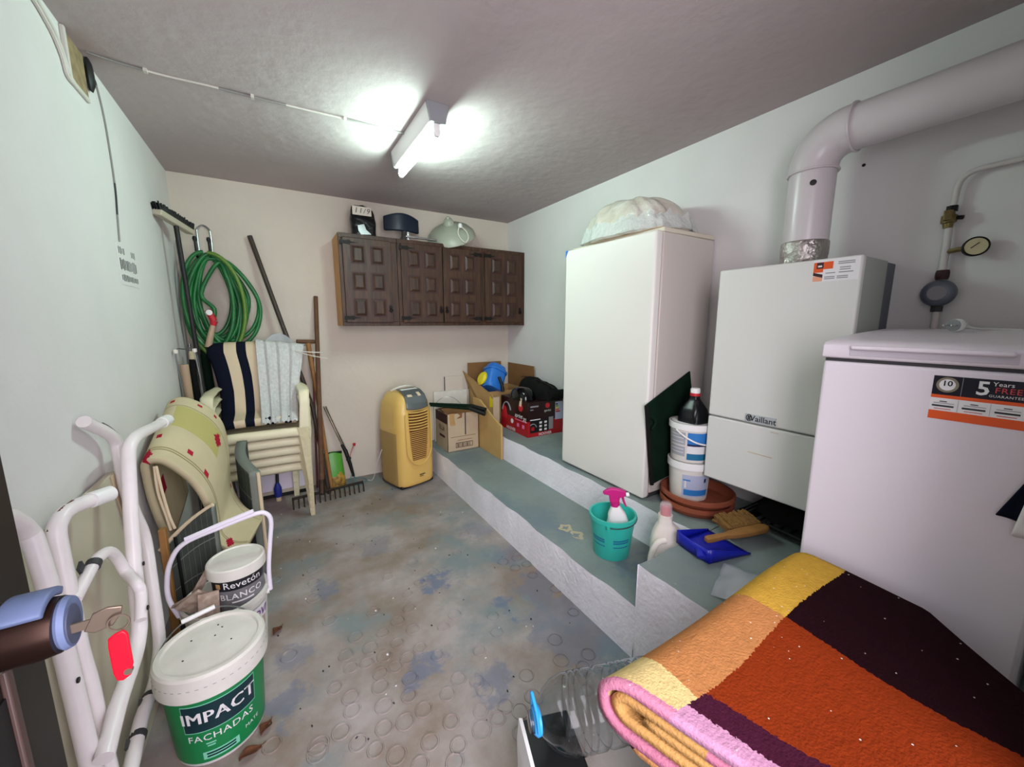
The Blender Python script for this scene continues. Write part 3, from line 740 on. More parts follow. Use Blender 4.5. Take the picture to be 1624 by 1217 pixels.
pole('long_pole', 'long dark brown pole leaning diagonally on the back wall', [(.255, 3.19, .0), (.19, 3.225, .70), (-.105, 3.395, 1.935)], [.015, .015, .016], 'pole_brown')
t = thing('garden_rake', 'garden rake with old wooden handle and rusty steel tines, head down', 'rake', (.20, 3.09, 0))
obj('handle', MB().tube([(.0, .0, .06), (.035, .10, .75), (.085, .31, 1.53)], [.019, .017, .015], 12), 'wood_old', t)
obj('head_bar', MB().tube([(-.20, -.015, .062), (.30, .045, .062)], .011, 8), 'rake_steel', t)
for k in range(15):
    u = k / 14; x, y = -.195 + .49 * u, -.0145 + .059 * u
    obj('tine', MB().tube(smooth_path([(x, y, .062), (x, y - .03, .055), (x, y - .05, .02), (x, y - .052, .0)], 4), [.006] * 4 + [.0055] * 4 + [.005] * 4 + [.002], 6), 'rake_steel', t)
obj('ferrule', MB().tube([(.0, .0, .045), (.006, .016, .16)], [.021, .021], 10), 'rake_steel', t)
t = thing('tool_handle', 'old wooden handle with a T grip leaning on the back wall beside the rake', 'handle', (.30, 3.30, 0))
obj('shaft', MB().tube([(-.02, -.07, 0), (-.07, -.02, .8), (-.10, .02, 1.175)], [.014, .015, .017], 10), 'wood_tan', t)
obj('grip', MB().tube([(-.175, .01, 1.19), (-.03, .03, 1.185)], [.016, .015], 10), 'wood_old', t)
pole('curtain_rod', 'thin dull red rod standing on the back wall behind the chairs', [(.185, 3.36, 0), (.232, 3.41, 1.06)], .008, mat('dull_red', '#6e3540', .6))
t = thing('garden_soil_sack', 'small bright green sack with brown flower print against the back wall', 'sack', (.30, 3.335, 0))
def sack(u, v):
    a = 2 * PI * u; c_, s_ = math.cos(a), math.sin(a)
    e = lambda q: abs(q) ** .55 * (1 if q >= 0 else -1)
    w_ = .098 - .014 * v; d_ = .045 * (1 - .78 * v ** 2) + .006
    return (w_ * e(c_), d_ * e(s_) + .03 * v, .265 * v + .012 * math.sin(3 * e(c_) + 1) * v)
b = MB(); b.grid(sack, 40, 16, m=lambda u, v: 1 if v < .36 + .06 * math.sin(u * 40) else 0); b.face([i * 17 + 0 for i in range(40)], 1)
obj('sack_body', b, ['sack_green', 'sack_brown'], t, smooth=70)
obj('sealed_edge', MB().box(-.086, .086, .028, .036, .255, .275), 'dark_green', t)
t = thing('telescopic_pruner', 'silver telescopic pole with black clamp and cord leaning on the back wall', 'pole', (.46, 3.33, .0))
obj('upper_tube', MB().tube([(-.18, .065, .66), (-.06, .03, .30)], .007, 8), 'chrome', t)
obj('second_tube', MB().tube([(-.165, .06, .66), (-.045, .03, .30)], .006, 8), 'chrome', t)
obj('grip', MB().tube([(-.07, .03, .33), (-.045, .02, .27), (-.02, .008, .16), (0, 0, .05)], [.012, .016, .015, .011], 10), 'black', t)
obj('clamp', MB().obox((-.03, -.005, .21), (.03, .035, .035), (0, .4, 0)), 'black', t, bevel=.005)
b = MB(); b.tube(smooth_path([(0, 0, .06), (.005, -.02, .03), (.03, -.06, .006), (.08, -.06, .006), (.10, -.01, .006), (.07, .04, .006), (.02, .03, .02), (.0, .0, .07)], 6), .003, 6)
b.tube(smooth_path([(-.01, 0, .08), (-.03, -.03, .03), (-.01, -.08, .006), (.05, -.10, .006)], 6), .003, 6)
obj('cord', b, 'teal_wire', t)
b = MB(); b.tube(smooth_path([(-.03, -.02, .20), (.0, .03, .26), (.03, .06, .30)], 5), .0025, 6)
b.lathe([(.0001, 0), (.010, 0), (.012, .02), (.0001, .024)], 10, (.03, .06, .295))
obj('red_tie', b, 'red', t)
t = thing('storage_tub', 'lilac white plastic tub standing under the chair stack by the back wall', 'tub', (-.10, 3.385, 0))
b = MB(); b.prism([(-.24, .05), (.21, .05), (.225, .30), (-.255, .30)], -.06, .028, 'xz')
obj('tub_body', b, 'lilac_white', t, bevel=.006)
obj('tub_base', MB().box(-.26, .23, -.068, .03, .03, .056), 'board_cream', t, bevel=.003)
obj('tub_foot', MB().box(-.25, .22, -.06, .03, 0, .03), 'black', t)
t = thing('squeegee', 'black handle with a blue rubber end standing under the chairs', 'squeegee', (-.085, 3.255, 0))
obj('shaft', MB().tube([(.0, .0, .12), (.012, .06, .36)], .011, 10), 'black', t)
obj('rubber_end', MB().lathe([(.0001, 0), (.020, 0), (.026, .03), (.026, .07), (.012, .11), (.0001, .115)], 16, (0, 0, .03)), mat('blue_rubber', '#22338f', .5), t)
obj('foot', MB().lathe([(.0001, 0), (.018, 0), (.018, .03), (.0001, .031)], 14), 'cream_cloth', t)

# ------------------------------------------------------------------ stacked plastic chairs
def make_chair():
    t = thing('plastic_chair', 'x', 'chair', (-.13, 2.87, 0), group='stacked cream plastic armchairs')
    def seat(u, v):
        x = -.225 + .45 * u; e = (2 * u - 1) ** 4
        pr = [(0, .000, .345), (.08, -.010, .365), (.17, -.008, .390), (.25, .012, .402), (.45, .10, .394), (1.0, .38, .386)]
        y, z = interp(pr, v)
        return (x * (1 - .10 * max(0, v - .25)), y + .018 * e * (v < .4), z - .012 * e - (.006 * (1 - (2 * u - 1) ** 2) if .25 < v < .95 else 0))
    obj('seat', MB().grid(seat, 24, 16), 'chair_cream', t, solid=.006, smooth=60)
    def board(path, wd, th, name, m='chair_cream'):
        b = MB(); N = len(path)
        for i, ((x, y, z), w_) in enumerate(zip(path, wd)):
            b.v += [(x - w_ / 2, y - th / 2, z), (x + w_ / 2, y - th / 2, z), (x + w_ / 2, y + th / 2, z), (x - w_ / 2, y + th / 2, z)]
        for i in range(N - 1):
            for q in range(4): b.face((i * 4 + q, i * 4 + (q + 1) % 4, i * 4 + 4 + (q + 1) % 4, i * 4 + 4 + q))
        b.face((3, 2, 1, 0)); b.face([(N - 1) * 4 + q for q in range(4)])
        return obj(name, b, m, t, bevel=.003)
    for s in (-1, 1):
        board([(s * .248, .0, 0), (s * .245, .0, .10), (s * .236, .0, .30), (s * .228, .002, .40)], [.028, .036, .052, .066], .012, 'leg', 'chair_dirty' if s > 0 else 'chair_cream')
        board([(s * .165, .41, 0), (s * .172, .40, .15), (s * .188, .385, .39)], [.036, .042, .058], .012, 'leg')
        def arm(u, v):
            pr = [(0, .002, .385), (.18, .004, .50), (.34, .008, .59), (.42, .020, .622), (.50, .05, .638), (.75, .22, .648), (1, .42, .655)]
            y, z = interp(pr, u); xw = interp([(0, .030), (.3, .026), (.45, .030), (.7, .034), (1, .026)], u)[0]
            xc = interp([(0, .236), (.34, .250), (.5, .252), (.75, .248), (1, .215)], u)[0]
            return (s * (xc + (v - .5) * 2 * xw), y, z - (.010 * (2 * v - 1) ** 2))
        obj('armrest', MB().grid(arm, 28, 6), 'chair_cream', t, solid=.010, smooth=60)
    def bk(x, z):  # curved back plane
        k = (z - .386) / .44; return (x, .385 + .10 * k - .02 * (1 - (x / .22) ** 2) * 0 + .03 * (x / .22) ** 2 * -1, z)
    b = MB(); fr = [(-.185, .39), (-.205, .60), (-.205, .74), (-.17, .81), (0, .835), (.17, .81), (.205, .74), (.205, .60), (.185, .39)]
    b.tube([bk(x, z) for x, z in [(p[0], p[1]) for p in smooth_path([(a_, c_, 0) for a_, c_ in fr], 5)]], .013, 8, flat=.8)
    obj('back_frame', b, 'chair_cream', t)
    for k in range(6):
        x = -.15 + .06 * k
        obj('back_slat', MB().tube([bk(x, .39), bk(x * 1.05, .60), bk(x * 1.08, .82)], .014, 6, flat=.4), 'chair_cream', t)
    return t
names = ['lowest cream plastic armchair of the stack, legs on the floor', 'second lowest cream plastic armchair of the stack', 'middle cream plastic armchair of the stack of five', 'second from top cream plastic armchair of the stack', 'topmost cream plastic armchair of the stack, under the striped cushion']
ch0 = make_chair()
for k in range(5):
    c_ = ch0 if k == 0 else copy_tree(ch0)
    c_.location = (-.13, 2.87 - .019 * k, .064 * k); c_['label'] = names[k]

# striped cushion on the top chair
t = thing('striped_cushion', 'navy and cream striped chair cushion on the topmost plastic chair', 'cushion', (0, 0, 0))
cy = [(2.845, .702), (2.93, .712), (3.02, .730), (3.085, .80), (3.115, .90), (3.145, 1.02), (3.165, 1.10), (3.18, 1.140), (3.205, 1.165), (3.235, 1.17)]
def cu(u, v):
    y, z, _ = curve_at([(a_, c_, 0) for a_, c_ in cy], v); x = -.330 + .405 * u
    bulge = .016 * math.sin(PI * u) ** .5 - .012 * abs(2 * u - 1) ** 6
    return (x - (.055 * min(1, max(0, v - .42) / .30)) * (1 - u) ** 3 - .03 * u * min(1, max(0, v - .5) / .15), y - bulge, z + bulge * .6)
edges = [0, .16, .31, .43, .57, .70, .83, .93, 1.01]
def stripe(u, v):
    for k in range(len(edges) - 1):
        if u < edges[k + 1]: return k % 2
    return 0
obj('cushion_pad', MB().grid(cu, 50, 36, m=stripe), ['navy', 'cream_cloth'], t, solid=.045, smooth=60)
# lace tablecloth draped over it
t = thing('lace_tablecloth', 'white lace tablecloth draped over the striped cushion', 'tablecloth', (0, 0, 0))
cl = [(2.800, .700), (2.87, .745), (2.955, .79), (3.035, .87), (3.07, .98), (3.10, 1.08), (3.13, 1.17), (3.18, 1.215), (3.27, 1.21)]
def lace(u, v):
    y, z, _ = curve_at([(a_, c_, 0) for a_, c_ in cl], v)
    x = -.125 + .200 * u + .035 * u * min(1, v * 1.6) + .07 * u * u * max(0, v - .35) / .65
    f = (.010 * math.sin(u * 23 + v * 2) + .006 * math.sin(u * 47 + 3 * v)) * (1 - .5 * v)
    hem = .012 * abs(math.sin(u * 26)) * (1 - v) ** 6
    return (x, y - f - .012 * (1 - v) - .02 * u * v, z + hem - .05 * u * v * v + f * .4 - .03 * u * (1 - v) * 0)
obj('cloth', MB().grid(lace, 90, 50), 'lace', t, solid=.003, smooth=70)
b = MB(); b.tube(smooth_path([(.10, 3.10, 1.135), (.18, 3.08, 1.125), (.27, 3.06, 1.118)], 5), .004, 6); b.tube(smooth_path([(.12, 3.09, 1.125), (.20, 3.06, 1.10), (.30, 3.03, 1.075)], 5), .003, 6)
obj('white_ties', b, 'cord_white', t)
b = MB(); b.grid(lambda u, v: (-.09 + .20 * u, 3.20 + .05 * math.sin(PI * u) + .02 * v, 1.17 + .085 * math.sin(PI * u) ** .7 * v), 20, 8)
obj('folded_top', b, 'sheet_clear', t, solid=.003)

# ------------------------------------------------------------------ left wall: board, lounger frame, cushions
t = thing('leaning_board', 'cream painted board leaning on the left wall behind the white tubes', 'board', (-.47, 1.40, 0))
b = MB(); b.hexa([(-.010, -.50, 0), (.010, -.50, 0), (.010, .46, 0), (-.010, .46, 0), (-.046, -.50, .84), (-.026, -.50, .84), (-.026, .335, .84), (-.046, .335, .84)])
obj('board_panel', b, 'board_cream', t, bevel=.002)
obj('board_edge_strip', MB().hexa([(.0105, .40, 0), (.0145, .40, 0), (.0145, .445, 0), (.0105, .445, 0), (-.0255, .275, .84), (-.0215, .275, .84), (-.0215, .325, .84), (-.0255, .325, .84)]), 'cardboard_light', t)

def P(pts): return [(x, y - 1.2, z) for x, y, z in pts]
t = thing('lounger_frame', 'folded white tubular metal lounger frame leaning along the left wall', 'lounger frame', (0, 1.2, 0))
T1 = [(-.43, 1.391, .874), (-.455, 1.346, .878), (-.468, 1.304, .879), (-.472, 1.271, .868), (-.472, 1.251, .845), (-.466, 1.233, .773), (-.460, 1.219, .704), (-.450, 1.191, .585), (-.442, 1.183, .48), (-.435, 1.169, .36), (-.415, 1.13, .023)]
T2 = [(-.475, .98, .985), (-.475, 1.083, .965), (-.475, 1.126, .937), (-.475, 1.155, .901), (-.47, 1.157, .873), (-.455, 1.139, .756), (-.443, 1.117, .617), (-.425, 1.082, .371), (-.405, 1.035, .023)]
T3 = [(-.5, 1.579, 1.045), (-.495, 1.629, 1.017), (-.49, 1.701, .977), (-.485, 1.738, .936), (-.48, 1.729, .894), (-.472, 1.705, .793), (-.462, 1.712, .69), (-.452, 1.735, .582), (-.440, 1.686, .43), (-.430, 1.636, .266), (-.428, 1.581, .211), (-.425, 1.498, .186), (-.425, 1.373, .196), (-.415, 1.23, .187), (-.405, 1.06, .18)]
T4 = [(-.4, 1.96, .949), (-.41, 1.853, .952), (-.42, 1.709, .96), (-.425, 1.638, .947), (-.425, 1.604, .916), (-.42, 1.549, .822), (-.415, 1.497, .722), (-.405, 1.423, .578), (-.4, 1.387, .49), (-.4, 1.356, .453), (-.4, 1.307, .434), (-.4, 1.18, .417), (-.395, 1.057, .393)]
T5 = [(-.45, 1.212, .695), (-.44, 1.301, .729), (-.435, 1.343, .732), (-.43, 1.373, .721), (-.43, 1.412, .68), (-.42, 1.421, .629), (-.385, 1.36, .618), (-.378, 1.351, .588), (-.372, 1.3, .543)]
for T_, r in ((T1, .0175), (T2, .0175), (T3, .0175), (T4, .018), (T5, .0135)):
    obj('frame_tube', MB().tube(smooth_path(P(T_), 5), r, 14), 'tube_white', t, smooth=80)
def capof(T_, r, L=.035):
    a, c_ = Vector(T_[0]), Vector(T_[1]); d = (a - c_).normalized()
    return MB().tube(P([tuple(a - d * L * .6), tuple(a + d * L * .4), tuple(a + d * (L * .4 + .004))]), [r, r, r * .8], 16)
obj('end_cap', capof(T1, .0205, .05), 'white_plastic', t)
obj('end_cap', capof(T4, .021, .06), 'white_plastic', t)
obj('rust_patch', MB().tube(smooth_path(P([(-.462, 1.325, .894), (-.470, 1.29, .890), (-.476, 1.264, .878), (-.480, 1.244, .858)]), 4), .0045, 6), 'rust', t)
obj('rust_patch', MB().tube(smooth_path(P([(-.487, 1.66, 1.018), (-.483, 1.70, .994), (-.478, 1.735, .962)]), 4), .0045, 6), 'black', t)
def bracket(c_, d, r):
    c_ = Vector(c_); d = Vector(d).normalized()
    b = MB().tube(P([tuple(c_ - d * .009), tuple(c_ + d * .009)]), r, 14)
    b.obox((c_.x - .012, c_.y - 1.2 - .028, c_.z + .012), (.006, .022, .024), (.5, 0, 0))
    obj('bracket', b, 'dark_grey', t)
bracket((-.44, 1.301, .729), (0, .9, .3), .0155)
bracket((-.425, 1.45, .188), (0, 1, -.1), .0195)
bracket((-.42, 1.31, .192), (0, 1, .02), .0195)
for p in ((-.390, 1.447, .63), (-.360, 1.315, .565), (-.426, 1.098, .57)):
    obj('screw_hole', MB().lathe([(.0001, 0), (.006, 0), (.006, .003), (.0001, .003)], 12, P([p])[0], R=Matrix.Rotation(PI / 2, 3, 'Y')), 'black', t)

# patterned pad draped over the frame
t = thing('patterned_cushion', 'beige patterned lounger pad with red squares draped over the white frame', 'cushion', (0, 0, 0))
NE = [(-.465, 2.06, .40), (-.490, 2.04, .58), (-.494, 2.02, .72), (-.482, 2.00, .780), (-.425, 2.00, .765), (-.365, 2.01, .685), (-.322, 2.02, .575), (-.307, 2.02, .465), (-.300, 2.00, .385), (-.262, 1.97, .345), (-.195, 1.955, .335)]
FE = [(-.46, 2.44, .48), (-.48, 2.44, .70), (-.484, 2.44, .86), (-.462, 2.43, .945), (-.40, 2.42, .952), (-.335, 2.42, .905), (-.285, 2.42, .82), (-.272, 2.41, .69), (-.272, 2.36, .52), (-.225, 2.28, .41), (-.135, 2.20, .350)]
def pad(u, v):
    a = curve_at(NE, u); c_ = curve_at(FE, u)
    p = Vector(a).lerp(Vector(c_), v); q = .012 * math.sin(PI * v)
    return (p.x + q * .6, p.y, p.z + q + .006 * math.sin(u * 38) * (1 if u > .3 else 0) * .3)
reds = [(.33, .92, .012, .024), (.46, .93, .011, .022), (.55, .93, .010, .022), (.33, .30, .012, .024), (.47, .22, .011, .026), (.56, .18, .011, .026), (.93, .78, .011, .022), (.80, .9, .010, .022), (.11, .25, .022, .045)]
dia = [(.305, .06, .030, .08), (.585, .66, .026, .10), (.90, .10, .030, .08)]
def padm(u, v):
    for a, c_, h, k in reds:
        if abs(u - a) < h and abs(v - c_) < k: return 2
    for a, c_, h, k in dia:
        if abs(u - a) / h + abs(v - c_) / k < 1: return 2
    for c_ in (.12, .145, .40, .82):
        if abs(v - c_) < .004: return 3
    if .36 < u < .60 and .45 < v < .80: return 1
    return 0
obj('pad', MB().grid(pad, 120, 80, m=padm), ['cushion_beige', 'cushion_olive', 'cushion_red', 'cushion_line'], t, solid=.026, smooth=70)
b = MB(); b.tube(smooth_path([(-.452, 1.985, .765), (-.442, 1.97, .66), (-.430, 1.962, .56), (-.418, 1.96, .50)], 5), .005, 6); b.tube(smooth_path([(-.458, 1.987, .765), (-.455, 1.972, .66), (-.44, 1.965, .56), (-.432, 1.963, .495)], 5), .005, 6)
obj('tie_cord', b, 'cream_cloth', t)
# grey pads
t = thing('grey_cushion', 'grey green checked lounger pad standing behind the big bucket', 'cushion', (0, 0, 0))
def pA(u, v):
    x = -.470 + .185 * u; z = .02 + (.40 + .15 * u) * v
    return (x, 1.972 - .02 * u + .02 * math.sin(PI * u) - .02 * v * (1 - u), z + .01 * math.sin(PI * u))
obj('pad', MB().grid(pA, 30, 24), 'cushion_grey', t, solid=.035, smooth=60)
obj('piping', MB().tube([tuple(Vector(pA(u / 10, 1)) + Vector((0, -.008, .006))) for u in range(11)], .008, 8), 'cream_cloth', t)
obj('strap', MB().tube([tuple(Vector(pA(.28, v / 8)) + Vector((0, -.022, 0))) for v in range(9)], .006, 6, flat=.4), 'black', t)
t = thing('grey_cushion', 'grey green checked lounger pad with beige piping standing by the chairs', 'cushion', (0, 0, 0))
def pB(u, v):
    return (-.150 - .075 * u - .03 * math.sin(PI * u), 2.26 + .44 * u, .02 + (.56 + .06 * u) * v)
obj('pad', MB().grid(pB, 24, 24), 'cushion_grey', t, solid=.05, smooth=60)
obj('piping', MB().tube([tuple(Vector(pB(0, v / 12)) + Vector((.014, -.012, 0))) for v in range(13)], .008, 8), 'cream_cloth', t)
t = thing('wooden_lath', 'thin wooden lath leaning behind the big bucket', 'lath', (-.445, 1.90, 0))
obj('lath', MB().obox((0, 0, .265), (.022, .03, .53), (-.05, 0, 0)), 'wood_tan', t, bevel=.002)

# ------------------------------------------------------------------ paint buckets
def pail_profile(r0, r1, h, th=.004, rim=.008):
    return [(.0001, 0), (r0, 0), (r0 + (r1 - r0) * .1, h * .02 + .002), (r1, h - .02), (r1 + rim, h - .018), (r1 + rim, h), (r1 - th, h), (r0 - th, .006), (.0001, .006)]
t = thing('paint_bucket', 'green labelled white paint bucket with closed lid, nearest the camera', 'paint bucket', (-.257, 1.425, 0), math.radians(8))
H = .325; r0, r1 = .117, .134
rf = lambda z: r0 + (r1 - r0) * z / .29
b = MB(); b.lathe([(.0001, 0), (r0 - .004, 0), (r0, .004), (rf(.285), .285), (.0001, .286)], 56)
obj('bucket_body', b, 'white_plastic', t, smooth=60)
b = MB(); b.lathe([(r1 + .001, .250), (r1 + .012, .250), (r1 + .013, .262), (r1 + .011, .300), (r1 + .010, .318), (r1 + .004, H), (r1 - .008, H), (r1 - .012, H - .008), (.0001, H - .006)], 64)
obj('lid', b, 'white_dirty', t, smooth=35)
b = MB()
for k in range(44):
    a = 2 * PI * k / 44
    b.obox(((r1 + .0115) * math.sin(a), -(r1 + .0115) * math.cos(a), .290), (.0085, .0012, .0012), (0, 0, a))
o = obj('lid_tear_line', b, 'grey', t, smooth=0); o['kind'] = 'stuff'
g_ = cyl_patch(rf, -PI * .98, PI * .98, .014, .249, .0008, 72, 3)
obj('label', g_, 'green_label', t, smooth=60)
A0 = 0.0
obj('name_panel_border', cyl_patch(rf, A0 - .72, A0 + .80, .128, .226, .0012, 24), 'mint', t, smooth=60)
obj('name_panel', cyl_patch(rf, A0 - .705, A0 + .785, .131, .223, .0016, 24), 'green_dark_label', t, smooth=60)
text('brand_lettering', 'IMPACT', .056, cyl_fn(rf, A0 + .015, .178, .0024), 'print_white', t, bold=0, heavy=.026, spacing=1.06, sx=.95, cut=.006)
text('lettering', 'FACHADAS', .032, cyl_fn(rf, A0 + .02, .105, .0018), 'print_white', t, bold=.002, spacing=1.08, cut=.006)
text('lettering', 'MATE', .017, cyl_fn(rf, A0 + .68, .060, .0018), 'print_white', t, spacing=1.1, cut=.006)
for k, (a, z, ww) in enumerate(((-.22, .080, .20), (-.22, .071, .16))):
    obj('small_print', cyl_patch(rf, A0 + a - ww / 2, A0 + a + ww / 2, z, z + .005, .0016, 8), 'mint', t)
obj('mint_strip', cyl_patch(rf, A0 - .42, A0 + .34, .026, .053, .0014, 16), 'mint', t)
for z in (.042, .032): obj('small_print', cyl_patch(rf, A0 - .34, A0 + .26, z, z + .006, .0020, 16), 'green_dark_label', t)
for (x, y) in ((-.05, .05), (.02, .08), (.03, .06), (-.07, -.03), (.05, -.02), (.01, .03)):
    obj('paint_speck', MB().lathe([(.0001, 0), (.0028, 0), (.0022, .0012), (.0001, .0015)], 8, (x, y, H - .006)), 'print_dark', t)
b = MB(); b.tube(smooth_path([(-.14, .01, .27), (-.125, .09, .31), (-.06, .15, .335), (.02, .16, .336), (.10, .11, .315), (.14, .01, .27)], 6), .0025, 6)
obj('wire_bail', b, 'steel', t)
obj('bail_grip', MB().tube([(-.075, .148, .334), (.015, .163, .338)], .008, 10), 'white_plastic', t)

t = thing('paint_bucket', 'large open white bucket full of tile scraps with handle raised', 'paint bucket', (-.253, 1.768, 0))
b = MB(); b.lathe(pail_profile(.118, .135, .27), 56)
obj('bucket_body', b, 'white_dirty', t, smooth=50)
rfb = lambda z: .118 + .017 * z / .25
obj('label_patch', cyl_patch(rfb, .15, 1.25, .11, .22, .0012, 20), 'print_white', t, smooth=60)
obj('label_band', cyl_patch(rfb, .35, 1.2, .115, .165, .0020, 16), 'tile_brown', t, smooth=60)
obj('label_stripe', cyl_patch(rfb, .15, 1.25, .222, .2245, .0022, 16), 'grey', t)
text('lettering', 'JOVI', .045, cyl_fn(rfb, .92, .188, .0026), 'purple', t, bold=.02, shear=.2, cut=.006)
hp = smooth_path([(-.146, -.01, .235), (-.168, -.005, .31), (-.168, 0, .378), (-.150, 0, .455), (-.105, 0, .515), (.01, 0, .548), (.125, 0, .572), (.160, 0, .562), (.172, 0, .525), (.163, 0, .45), (.148, -.005, .33), (.146, -.01, .235)], 6)
obj('handle', MB().tube(hp, .0085, 8, flat=1.3), 'lilac_white', t, smooth=60)
obj('handle_grip', MB().tube([(-.10, -.003, .530), (.01, -.003, .560), (.118, -.003, .586)], .0095, 8), 'lilac_white', t)
for s in (-1, 1): obj('handle_pivot', MB().lathe([(.0001, 0), (.014, 0), (.014, .010), (.0001, .011)], 14, (s * .143 - (.0 if s < 0 else .011) , -.01, .235), R=Matrix.Rotation(PI / 2, 3, 'Y')), 'white_plastic', t)
tl = [((-.350, 1.735, .30), (.075, .010, .12), (.9, .5, .5), 'broken brown tile piece sticking out of the big bucket at the far left'),
      ((-.335, 1.700, .31), (.07, .010, .10), (.5, .8, .3), 'narrow broken tile strip beside the raised bucket handle'),
      ((-.330, 1.765, .33), (.03, .010, .13), (.3, .5, .8), 'thin tile offcut standing upright in the big bucket'),
      ((-.292, 1.660, .302), (.062, .010, .10), (-.15, .05, .05), 'square speckled brown tile piece in front of the small tub')]
for c_, sz, rt, lb in tl:
    o = obj('broken_tile', MB().obox((0, 0, 0), sz, (0, 0, 0)), 'tile_brown', None, bevel=.0015); o.location = c_; o.rotation_euler = rt
    tag(o, lb, 'tile', 'tile scraps in the bucket')
t = thing('paint_tub', 'small white lidded tub with black and grey label standing in the big bucket', 'paint tub', (-.208, 1.754, .215), math.radians(8))
rs = lambda z: .080 + .010 * z / .17
b = MB(); b.lathe([(.0001, 0), (.078, 0), (.080, .003), (rs(.18), .18), (.0001, .181)], 48); obj('tub_body', b, 'white_plastic', t, smooth=60)
b = MB(); b.lathe([(.091, .160), (.097, .160), (.0975, .170), (.096, .198), (.092, .203), (.086, .203), (.084, .199), (.0001, .201)], 48); obj('lid', b, 'white_dirty', t, smooth=35)
obj('black_band', cyl_patch(rs, -1.2, 1.3, .115, .157, .0008, 30), 'black_label', t, smooth=60)
obj('grey_band', cyl_patch(rs, -1.2, 1.3, .020, .115, .0008, 30), mat('label_grey', '#7c7a7d', .5, var=(30, .3)), t, smooth=60)
text('lettering', 'Revetón', .038, cyl_fn(rs, .12, .137, .0016), 'print_white', t, bold=.004, cut=.006)
obj('orange_logo', cyl_patch(rs, -.92, -.72, .127, .147, .0016, 6), 'cardboard', t)
text('lettering', 'BLANCO', .034, cyl_fn(rs, .05, .088, .0016), 'print_white', t, bold=.008, spacing=1.1, cut=.006)
obj('small_print', cyl_patch(rs, -.35, .5, .062, .068, .0016, 10), 'print_white', t)

# ------------------------------------------------------------------ portable air conditioner
t = thing('air_conditioner', 'yellow portable air conditioner with grey control panel on the floor', 'air conditioner', (.862, 3.13, 0), math.radians(16))
def sup(a, p=.5):
    c_, s_ = math.cos(a), math.sin(a); return abs(c_) ** p * (1 if c_ >= 0 else -1), abs(s_) ** p * (1 if s_ >= 0 else -1)
hw = [(0.0, .150, .150), (.03, .170, .172), (.30, .172, .178), (.50, .170, .178), (.62, .162, .172), (.70, .148, .158), (.75, .122, .135), (.78, .085, .105), (.79, .05, .07)]
def acb(u, v):
    z = .022 + v * .755; w_, d_ = interp([(h_ , a_, c_) for h_, a_, c_ in hw], min(z, .79)); ex, ey = sup(2 * PI * u, .42)
    return (w_ * ex, d_ * ey - .012 * (1 - abs(ex) ** 2) * (ey < 0), z)
b = MB(); b.grid(acb, 72, 48, m=lambda u, v: 1 if (v < .58 and not (.57 < u < .93) ) else 0); b.face([i * 49 + 48 for i in range(72)], 0)
obj('casing', b, ['ac_yellow', 'ac_tan'], t, smooth=70)
obj('base', MB().box(-.155, .155, -.155, .155, 0, .03), 'black', t, bevel=.02, seg=3)
# control panel: slopes from top to front
def cp(u, v):
    x = (-.088 + .176 * u) * (1 + .12 * (1 - v)); y, z = interp([(0, -.178, .655), (.25, -.172, .70), (.55, -.145, .752), (.8, -.09, .785), (1, -.02, .795)], v)
    return (x, y - .012 * (1 - (2 * u - 1) ** 2) * (1 - v) - .006, z - .012 * (1 - (2 * u - 1) ** 2) * (1 - v) ** 3 + .004)
obj('control_panel', MB().grid(cp, 20, 20), 'ac_panel', t, solid=.006, smooth=70)
for (x0, x1, v0, v1, mm) in ((.12, .34, .50, .60, 'cream_cloth'), (.62, .78, .50, .68, 'cream_cloth'), (.08, .9, .84, .93, 'white_plastic')):
    obj('control_button', MB().grid(lambda u, v: tuple(Vector(cp(x0 + (x1 - x0) * u, v0 + (v1 - v0) * v)) + Vector((0, -.004, .005))), 6, 4), mm, t)
obj('top_handle', MB().tube(smooth_path([(-.10, .03, .785), (-.07, .0, .805), (0, -.01, .815), (.07, 0, .805), (.10, .03, .785)], 5), .008, 8), 'white_dirty', t)
# louvres
obj('louvre_recess', MB().grid(lambda u, v: ((-.088 + .176 * u) * (1 - .30 * (1 - v) ** 2), -.1905 - .004 * (1 - (2 * u - 1) ** 2), .235 + .40 * v), 10, 10), mat('ac_dark', '#6b4418', .6), t)
for k in range(7):
    z = .632 - .023 * k
    obj('louvre', MB().tube([((-.088 + .176 * q / 12), -.194 - .007 * (1 - (q / 6 - 1) ** 2), z - .006 * (1 - (q / 6 - 1) ** 2)) for q in range(13)], .0088, 6, flat=.55), 'ac_yellow', t)
for k in range(15):
    z = .468 - .0158 * k; w_ = .085 * (1 - .30 * ((.47 - z) / .235) ** 2)
    obj('grille_slat', MB().tube([(-w_ + 2 * w_ * q / 8, -.194 - .004 * (1 - (q / 4 - 1) ** 2), z + .001 * (1 - (q / 4 - 1) ** 2)) for q in range(9)], .0052, 6, flat=.6), 'ac_louvre', t)
arc = [(.118 * math.cos(a_), -.193 - .004, .36 + .17 * math.sin(a_)) for a_ in [PI + .25 + (PI - .5) * k / 20 for k in range(21)]]
obj('grille_surround', MB().tube([(-.118, -.192, .62)] + arc + [(.118, -.192, .62)], .006, 6), 'ac_yellow', t, smooth=80)
for k, (w_, z) in enumerate(((.05, .098), (.034, .086))): obj('badge_line', MB().box(.0 - .005, w_ - .005, -.1925, -.190, z, z + .007 - .003 * k), 'print_dark', t)
b = MB(); b.tube(smooth_path([(-.165, .10, .30), (-.20, .12, .20), (-.205, .17, .08), (-.215, .21, .006), (-.24, .24, .006)], 6), .003, 6)
obj('power_cord', b, 'cable_paint', t)

